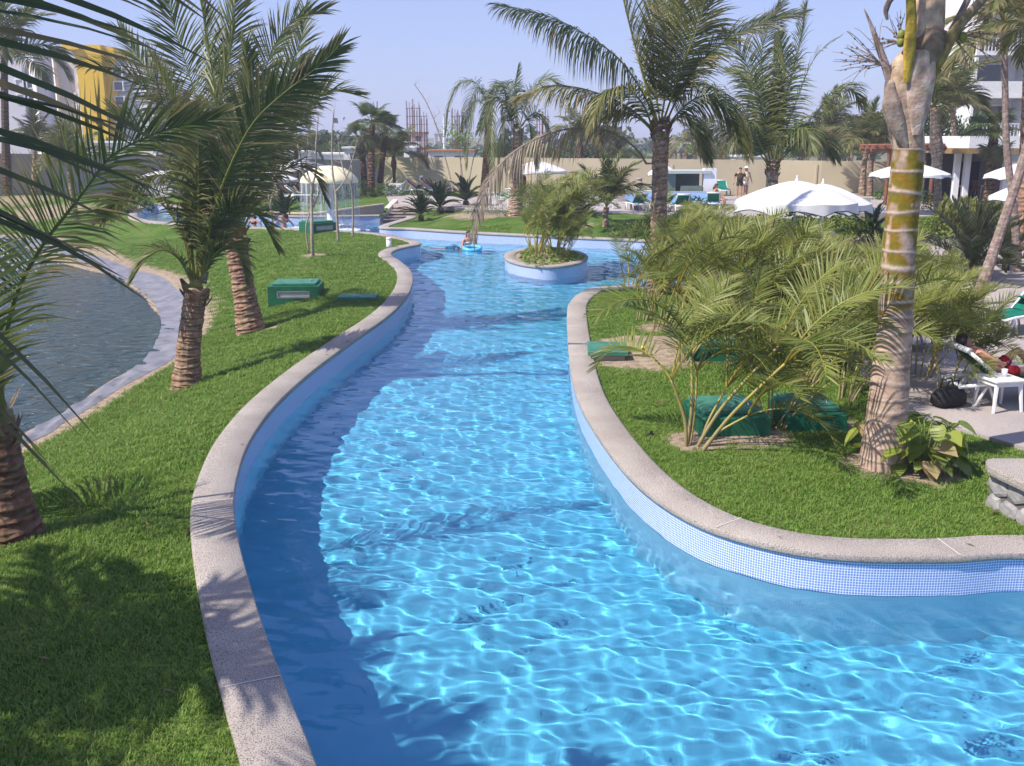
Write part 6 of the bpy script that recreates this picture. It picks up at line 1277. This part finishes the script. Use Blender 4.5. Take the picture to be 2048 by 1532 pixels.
# ================================================================== people
def body_mesh(J, female=False, hands=True):
    """one continuous skinned body grown from a jointed skeleton"""
    names = [k for k in J if k != 'face']; E = [('pelvis', 'waist'), ('waist', 'chest'), ('chest', 'neck'), ('neck', 'chin'), ('chin', 'head'), ('head', 'crown')]
    for s in 'lr': E += [('chest', 'sh'+s), ('sh'+s, 'el'+s), ('el'+s, 'wr'+s), ('wr'+s, 'ha'+s), ('pelvis', 'hip'+s), ('hip'+s, 'kn'+s), ('kn'+s, 'an'+s), ('an'+s, 'to'+s)]
    RAD = dict(pelvis=(.155, .12), waist=(.13, .1), chest=(.165, .115), neck=(.058, .058), chin=(.06, .065), head=(.078, .092), crown=(.06, .07), sh=(.062, .062), el=(.042, .042), wr=(.03, .026), ha=(.042, .018), hip=(.095, .1), kn=(.058, .06), an=(.038, .042), to=(.042, .026))
    me = bpy.data.meshes.new('body'); me.from_pydata([tuple(J[k]) for k in names], [(names.index(a), names.index(b)) for a, b in E], [])
    o = bpy.data.objects.new('body', me); COL.objects.link(o); sk = o.modifiers.new('s', 'SKIN'); sk.use_smooth_shade = True
    for i, k in enumerate(names):
        r = RAD[k if k in RAD else k[:-1]]; me.skin_vertices[0].data[i].radius = r; me.skin_vertices[0].data[i].use_root = k == 'pelvis'
    su = o.modifiers.new('d', 'SUBSURF'); su.levels = 1; su.render_levels = 1
    dg = bpy.context.evaluated_depsgraph_get(); out = bpy.data.meshes.new_from_object(o.evaluated_get(dg)); bpy.data.objects.remove(o)
    out.name = 'body'; out.materials.clear(); out.materials.append(MT['skin']); bm = bmesh.new(); bm.from_mesh(out)
    def lump(c, r, rot=None, n=8):
        m_ = MB(); m_.ball(c, r, n, rot=rot); vs = [bm.verts.new(v) for v in m_.v]
        for f in m_.f:
            try: bm.faces.new([vs[i] for i in f])
            except ValueError: pass
    hd, ch, up = J['head'], J['chin'], (J['crown']-J['chin']).normalized(); fw = J['face'] if 'face' in J else V((0, -1, 0)); fw = (fw-up*fw.dot(up)).normalized(); sd_ = up.cross(fw)
    lump(hd+fw*.092-up*.012, (.014, .016, .022)); [lump(hd+sd_*s*.075, (.012, .02, .03)) for s in (-1, 1)]
    for s in 'lr':                        # five unequal fingers on each hand
        h, w_ = J['ha'+s], J['wr'+s]; d = (h-w_).normalized(); q = d.orthogonal().normalized(); n_ = d.cross(q)
        for k, ln in enumerate((.07, .08, .085, .075, .055)):
            off = (k-2)*.018; P0 = h+q*off+d*(.015 if k else -.03); dd = (d+(q*-.9 if k == 0 else q*off*2)+n_*.25).normalized(); m_ = MB(); m_.tube([P0, P0+dd*ln*.55, P0+(dd+n_*.4).normalized()*ln], [.0085, .008, .006], 5); vs = [bm.verts.new(v) for v in m_.v]; [bm.faces.new([vs[i] for i in f]) for f in m_.f]
    bm.to_mesh(out); bm.free(); out.polygons.foreach_set('use_smooth', [True]*len(out.polygons)); return out
def stand(arm=.12, stride=.0, bend=0.):
    J = dict(pelvis=V((0, 0, .93)), waist=V((0, .01, 1.1)), chest=V((0, .01, 1.33)), neck=V((0, .01, 1.49)), chin=V((0, -.01, 1.56)), head=V((0, -.005, 1.63)), crown=V((0, .01, 1.7)))
    for s, k in ((1, 'l'), (-1, 'r')): J.update({'sh'+k: V((s*.19, .01, 1.41)), 'el'+k: V((s*(.23+arm), .04-stride*.3*s, 1.13)), 'wr'+k: V((s*(.24+arm), -.08-stride*.5*s, .9)), 'ha'+k: V((s*(.24+arm), -.12-stride*.55*s, .82)), 'hip'+k: V((s*.1, 0, .88)), 'kn'+k: V((s*.11, -.02+stride*s*.5, .5)), 'an'+k: V((s*.11, .02+stride*s, .08+abs(stride)*.12*(s > 0))), 'to'+k: V((s*.12, -.14+stride*s, .03))})
    return J
def recline(a=38, knee=True, both=False):  # lies along +X on a lounger, head at -X, origin at the hip on the sling
    c, s_ = math.cos(R(a)), math.sin(R(a)); up = lambda d, h=.0: V((-d*c+h*s_, 0, .12+d*s_+h*c)); J = dict(pelvis=V((0, 0, .11)), waist=up(.17), chest=up(.4), neck=up(.57), chin=up(.64, .03), head=up(.71, .04), crown=up(.78, .03), face=V((s_, 0, c)))
    for s, k in ((1, 'l'), (-1, 'r')):
        bent = knee and (both or s > 0); J.update({'sh'+k: up(.49)+V((0, s*.19, 0)), 'el'+k: up(.3, .02)+V((.05, s*.27, 0)), 'wr'+k: V((.0, s*.2, .24)), 'ha'+k: V((.06, s*.12, .25)), 'hip'+k: V((.06, s*.1, .1)), 'kn'+k: V((.38, s*.11, .42)) if bent else V((.48, s*.11, .13)), 'an'+k: V((.62, s*.11, .07)) if bent else V((.9, s*.1, .07)), 'to'+k: V((.78, s*.12, .04)) if bent else V((.96, s*.11, .18))})
    return J
def sit():
    J = dict(pelvis=V((0, 0, .12)), waist=V((0, .03, .28)), chest=V((0, .0, .5)), neck=V((0, -.03, .66)), chin=V((0, -.06, .72)), head=V((0, -.06, .79)), crown=V((0, -.05, .86)))
    for s, k in ((1, 'l'), (-1, 'r')): J.update({'sh'+k: V((s*.19, 0, .58)), 'el'+k: V((s*.25, -.08, .32)), 'wr'+k: V((s*.17, -.3, .25)), 'ha'+k: V((s*.13, -.37, .23)), 'hip'+k: V((s*.1, -.05, .11)), 'kn'+k: V((s*.13, -.45, .14)), 'an'+k: V((s*.13, -.5, -.28)), 'to'+k: V((s*.14, -.64, -.33))})
    return J
def prone():
    J = dict(pelvis=V((0, 0, -.06)), waist=V((.17, 0, -.05)), chest=V((.4, 0, -.02)), neck=V((.57, 0, .04)), chin=V((.64, 0, .06)), head=V((.7, 0, .09)), crown=V((.75, 0, .14)), face=V((1, 0, -.2)))
    for s, k in ((1, 'l'), (-1, 'r')): J.update({'sh'+k: V((.49, s*.19, -.01)), 'el'+k: V((.62, s*.4, -.1)), 'wr'+k: V((.85, s*.32, -.06)), 'ha'+k: V((.92, s*.28, -.05)), 'hip'+k: V((-.06, s*.1, -.07)), 'kn'+k: V((-.48, s*.13, -.1)), 'an'+k: V((-.9, s*.12, -.08)), 'to'+k: V((-1.02, s*.12, -.1))})
    return J
POSE = dict(stand=stand(), walk=stand(.05, .28), wade=stand(.22), hug=stand(.1), recl=recline(), recl2=recline(36, True, True), flat=recline(20, False), sit=sit(), prone=prone())
POSE['hug'].update({'ell': V((.3, -.12, 1.16)), 'wrl': V((.22, -.36, 1.1)), 'hal': V((.2, -.45, 1.1)), 'elr': V((-.3, -.12, 1.16)), 'wrr': V((-.22, -.36, 1.1)), 'har': V((-.2, -.45, 1.1))})
BM = {k: body_mesh(j) for k, j in POSE.items()}
def shell(name, J, kind, col, t):
    mb = MB(); m = mat(name+'_cloth', col, .8, spec=.15)
    def blob(a, b, ra, rb, n=10): mb.tube([a, a.lerp(b, .5), b], [ra, (ra+rb)/2, rb], n)
    if 'trunks' in kind or 'bikini' in kind:
        mb.ball(J['pelvis'], (.175, .15, .12) if 'stand' in kind else (.14, .165, .118), 12)
        if 'trunks' in kind: [blob(J['hip'+s], J['hip'+s].lerp(J['kn'+s], .5), .108, .09) for s in 'lr']
    if 'bikini' in kind: mb.ball(J['chest']-V((0, 0, .06)), (.172, .14, .06), 12)
    if 'shirt' in kind: blob(J['pelvis'], J['chest'], .17, .185, 12); blob(J['chest'], J['neck']-V((0, 0, .03)), .185, .09, 12); [blob(J['sh'+s], J['sh'+s].lerp(J['el'+s], .6), .085, .07) for s in 'lr']
    return mb.build(name, m, t, (0, 0, 0), smooth=True)
def person(label, loc, pose, rz, clothes, haircol=(.018, .012, .01), long=False, hat=None, sc=1., group='people around the pool'):
    t = thing('person', label, 'person', loc, rz, group, sc); J = POSE[pose]; o = link('body', BM[pose], t); o.cycles.is_caustics_receiver = True
    for nm, kind, col in clothes: shell(nm, J, kind, col, t)
    up = (J['crown']-J['chin']).normalized(); fw = J.get('face', V((0, -1, 0))); mb = MB(); rot = up.to_track_quat('Z', 'Y').to_matrix(); mb.ball(J['head']+up*.035-fw*.025, (.093, .097, .088), 12, rot=rot)
    if long: mb.tube([J['head']-fw*.06, J['neck']-fw*.09, J['chest'].lerp(J['neck'], .4)-fw*.12], [.08, .085, .04], 8)
    mb.build('hair', mat('hair', haircol, .5), t, (0, 0, 0), smooth=True)
    if hat: mb = MB(); mb.lathe([(.19, .0), (.11, .01), (.105, .09), (.06, .12), (0, .125)], 14); h = mb.mesh('hat', mat('hat_cloth', hat, .8)); h.transform(rot.to_4x4()); ho = link('hat', h, t); ho.location = J['head']+up*.05
    return t
WZ = lambda p, depth: V((p.x, p.y, depth))
w1 = px(937, 498, 0); person('woman standing chest deep holding a pale blue ring float', WZ(w1, -1.02), 'hug', R(18), [('swimsuit', 'bikini stand', (.55, .5, .5))], (.03, .014, .008), True)
rg = thing('ring_float', 'pale blue inflatable ring held by the woman in the river', 'pool float', w1+V((.16, -.42, .07)), 0); mb = MB(); mb.tube([V((.33*math.cos(a), .27*math.sin(a), .05*math.sin(a))) for a in np.linspace(0, 6.2832, 25)], .075, 10); mb.build('ring', mat('blue_vinyl', (.1, .5, .75), .3), rg, (0, 0, 0), smooth=True); mb = MB(); mb.lathe([(.0, .1), (.016, .1), (.012, .13), (0, .132)], 8, (.33, 0, -.03)); mb.build('valve', MT['white'], rg, (0, 0, 0))
w2 = px(893, 497, 0); person('swimmer face down with dark wet hair beside the woman with the ring', WZ(w2, -.02), 'prone', R(-12), [('shirt', 'shirt', (.03, .1, .2))])
w3 = px(568, 456, 0); person('bare chested man wading left of the fountain', WZ(w3, -.98), 'wade', R(15), [('trunks', 'trunks stand', (.3, .25, .25))])
w4 = px(508, 455, 0); person('dark haired woman wading behind the left palms', WZ(w4, -1.05), 'wade', R(-30), [('swimsuit', 'bikini stand', (.02, .02, .03))], long=True)
def on_lounger(i, label, pose, clothes, **k):
    p, rz_, _ = LOU[i]; z = .44 if p.y < 42 else .845; d = V((math.cos(rz_), math.sin(rz_), 0)); return person(label, V((p.x, p.y, z+.36))-d*.22, pose, rz_, clothes, **k)
on_lounger(7, 'man reclining with bent knees on the promenade', 'recl2', [('trunks', 'trunks', (.03, .05, .05))], haircol=(.3, .28, .26)); on_lounger(8, 'woman in a white hat reclining beside the man with bent knees', 'recl', [('swimsuit', 'bikini', (.05, .1, .3))], hat=(.8, .8, .78))
on_lounger(9, 'tanned sunbather with raised knee left of the fountain', 'recl', [('swimsuit', 'bikini', (.03, .03, .03))]); on_lounger(4, 'sunbather lying flat beside the blue towel', 'flat', [('trunks', 'trunks', (.2, .1, .1))]); on_lounger(1, 'person reclining with bent knees in red and black trunks', 'recl', [('trunks', 'trunks', (.3, .012, .015))])
def walker(lab, x, y, pose, rz_, cl, z=.845, **k): p = gp(x, y); person(lab, V((p.x, p.y, z)), pose, rz_, cl, **k)
walker('person in dark purple walking behind the windblown palm', 1046, 404, 'walk', R(100), [('dress', 'shirt', (.08, .02, .06)), ('shorts', 'trunks stand', (.05, .02, .05))], long=True)
walker('attendant in pale shirt and white hat by the wall', 1490, 394, 'stand', R(20), [('shirt', 'shirt', (.5, .45, .33)), ('shorts', 'trunks stand', (.6, .65, .7))], hat=(.85, .85, .85)); walker('person in a dark shirt next to the attendant', 1478, 396, 'stand', R(-10), [('shirt', 'shirt', (.06, .05, .03)), ('shorts', 'trunks stand', (.05, .05, .04))])
p = LOU[18][0]; person('tanned woman sitting up on a lounger by the far pool', V((p.x+.1, p.y, .845+.36)), 'sit', R(60), [('swimsuit', 'bikini', (.4, .1, .05))], (.06, .02, .015), True)
p = gp(1192, 396); person('person in a pink shirt seated behind the island palms', V((p.x, p.y, .845+.4)), 'sit', R(-40), [('shirt', 'shirt', (.5, .12, .12))])
p = gp(1352, 394); person('dark haired person sitting in front of the green bar', V((p.x, p.y, .845+.4)), 'sit', R(20), [('shirt', 'shirt', (.02, .03, .03))])
p = gp(1938, 392); person('diner in a red shirt on the restaurant terrace', V((p.x, p.y+1, .845+.46)), 'sit', R(160), [('shirt', 'shirt', (.45, .02, .03))]); p = gp(1905, 390); person('diner in a dark shirt on the restaurant terrace', V((p.x, p.y+1, .845+.46)), 'sit', R(200), [('shirt', 'shirt', (.04, .03, .06))])
# ================================================================== grass blades
def tuft(seed, n, rad, h):
    rn = random.Random(seed); mb = MB()
    for i in range(n):
        a = rn.uniform(0, 6.28); r = rad*rn.random()**.5; p = V((math.cos(a)*r, math.sin(a)*r, -.01)); b = rn.uniform(0, 6.28); d = V((math.cos(b), math.sin(b), 0)); s_ = V((-d.y, d.x, 0))*rn.uniform(.0028, .005)*(h/.05)**.5; hh = h*rn.uniform(.55, 1.15); ln = hh*rn.uniform(.3, 1.1)
        g = mixc((.115, .25, .03), (.21, .35, .065), rn.random()); g = mixc(g, (.26, .25, .09), .75 if rn.random() < .07 else rn.random()*.08); t_ = mixc(g, (.28, .34, .09), .35)
        mb.add([p-s_, p+s_, p+d*ln*.45+V((0, 0, hh*.7))+s_*.8, p+d*ln*.45+V((0, 0, hh*.7))-s_*.8, p+d*ln+V((0, 0, hh))], [(0, 1, 2, 3), (3, 2, 4)], [g, g, g, g, t_])
    return mb.mesh('tuft', MT['grass'])
MT['grass'] = mat('grass_blade', rough=.5, spec=.3, attr=True, transl=.3, col2=(1.12, .88, .62), scale=.8, mixw=(.44, .64))
def grass(name, xr, yr, dens, tufts, keepf, seed, sc):
    g = np.random.default_rng(seed); n = int((xr[1]-xr[0])*(yr[1]-yr[0])*dens); X = g.uniform(*xr, n); Y = g.uniform(*yr, n)
    k = keepf(X, Y) & ~inside_np(X, Y, offset(POOL, .46)); k &= (np.abs(X) < Y*.56+1.2)
    X, Y = X[k], Y[k]; dl = np.where(inside_np(X, Y, LAKE), -1, 1)*dist_np(X, Y, LAKE); D = np.zeros(X.shape)
    for c, r, a in DIRT: D = np.maximum(D, a*np.exp(-(((X-c.x)**2+(Y-c.y)**2)/(r*r))**1.5))
    sh = .95*(1-sstep(.25+.3*sstep(15, 24, Y), .8+1.6*sstep(18, 30, Y), dl)); D = np.maximum(D, sh); nz = g.random(X.shape)
    k = (D < .3+.35*nz) & (dl > .45); X, Y = X[k], Y[k]; Z = height(X, Y)-.004
    me = bpy.data.meshes.new(name); me.from_pydata(np.stack([X, Y, Z], -1).tolist(), [], []); o = link(name, me, None, 'stuff')
    ng = bpy.data.node_groups.new(name+'_scatter', 'GeometryNodeTree'); ng.interface.new_socket('Geometry', in_out='INPUT', socket_type='NodeSocketGeometry'); ng.interface.new_socket('Geometry', in_out='OUTPUT', socket_type='NodeSocketGeometry')
    N, L = ng.nodes, ng.links; gi, go = N.new('NodeGroupInput'), N.new('NodeGroupOutput'); ip_ = N.new('GeometryNodeInstanceOnPoints'); ip_.inputs['Pick Instance'].default_value = True
    jn = N.new('GeometryNodeGeometryToInstance')
    for tf in tufts: oi = N.new('GeometryNodeObjectInfo'); oi.inputs['Object'].default_value = tf; L.new(oi.outputs['Geometry'], jn.inputs[0])
    rv = N.new('FunctionNodeRandomValue'); rv.data_type = 'FLOAT_VECTOR'; rv.inputs[0].default_value = (-.12, -.12, 0); rv.inputs[1].default_value = (.12, .12, 6.283); rs_ = N.new('FunctionNodeRandomValue'); rs_.inputs[2].default_value = .75*sc; rs_.inputs[3].default_value = 1.3*sc; rs_.inputs['Seed'].default_value = 3
    L.new(gi.outputs[0], ip_.inputs['Points']); L.new(jn.outputs[0], ip_.inputs['Instance']); L.new(rv.outputs[0], ip_.inputs['Rotation']); L.new(rs_.outputs[1], ip_.inputs['Scale']); L.new(ip_.outputs[0], go.inputs[0])
    md = o.modifiers.new('scatter', 'NODES'); md.node_group = ng; o['label'] = 'short green grass blades of the lawn'; return o
TU = []
for i in range(4):
    o = bpy.data.objects.new('grass_tuft', tuft(i, 30, .085, .05)); COL.objects.link(o); o.hide_render = True; o.hide_viewport = False; o.location = (0, -20, -30); TU.append(o)
LX = lambda X, Y: np.ones(X.shape, bool)
leftn = lambda X, Y: X < 0
grass('grass', (-8, 0), (4, 10), 230, TU, leftn, 1, .9); grass('grass', (-10, 0), (10, 17), 150, TU, leftn, 2, 1.0); grass('grass', (-12, 1), (17, 27), 90, TU, leftn, 3, 1.15); grass('grass', (-16, 1), (27, 44), 45, TU, leftn, 4, 1.3)
onlawn = lambda X, Y: ~inside_np(X, Y, [V((v.co.x, v.co.y, 0)) for v in deck.data.vertices[:len(deck.data.vertices)//2]])
grass('grass', (1.5, 8), (8.5, 15), 210, TU, onlawn, 5, .85); grass('grass', (1.5, 10), (15, 27.5), 110, TU, onlawn, 6, 1.0)

mb = MB(); rn = random.Random(41)
for i in range(150):                       # dry leaf litter on lawn and coping
    if rn.random() < .6: x, y = rn.uniform(1.8, 6.5), rn.uniform(8.8, 20)
    else: x, y = rn.uniform(-7, -1.5), rn.uniform(5.5, 22)
    dp_ = float(dist_np(np.array([x]), np.array([y]), POOL)[0]); 
    if inside_np(np.array([x]), np.array([y]), POOL)[0] or dp_ < .03: continue
    z = (.43 if dp_ < .44 else hz(x, y)+.035); l, a = rn.uniform(.03, .1), rn.uniform(0, 6.28); d = V((math.cos(a), math.sin(a), rn.uniform(-.1, .25))); s_ = V((-d.y, d.x, 0))*rn.uniform(.006, .014); q = V((x, y, z)); c = mixc((.36, .26, .14), (.2, .13, .07), rn.random())
    mb.add([q-d*l, q-s_+V((0, 0, .008)), q+d*l, q+s_+V((0, 0, .012))], [(0, 1, 2, 3)], c)
mb.build('fallen_leaves', MT['leaf'], kind='stuff')
# ------------------------------------------------------------------ hazy sea air
mb = MB(); mb.box((0, 250, 9.5), (1200, 540, 23.5)); hm = bpy.data.materials.new('thin_haze'); hm.use_nodes = True; t = hm.node_tree; t.nodes.remove(t.nodes['Principled BSDF']); v = t.nodes.new('ShaderNodeVolumePrincipled'); v.inputs['Color'].default_value = (.82, .87, 1, 1); v.inputs['Density'].default_value = .0011; v.inputs['Anisotropy'].default_value = .2
t.links.new(v.outputs[0], t.nodes['Material Output'].inputs['Volume']); mb.build('haze', hm, kind='stuff')
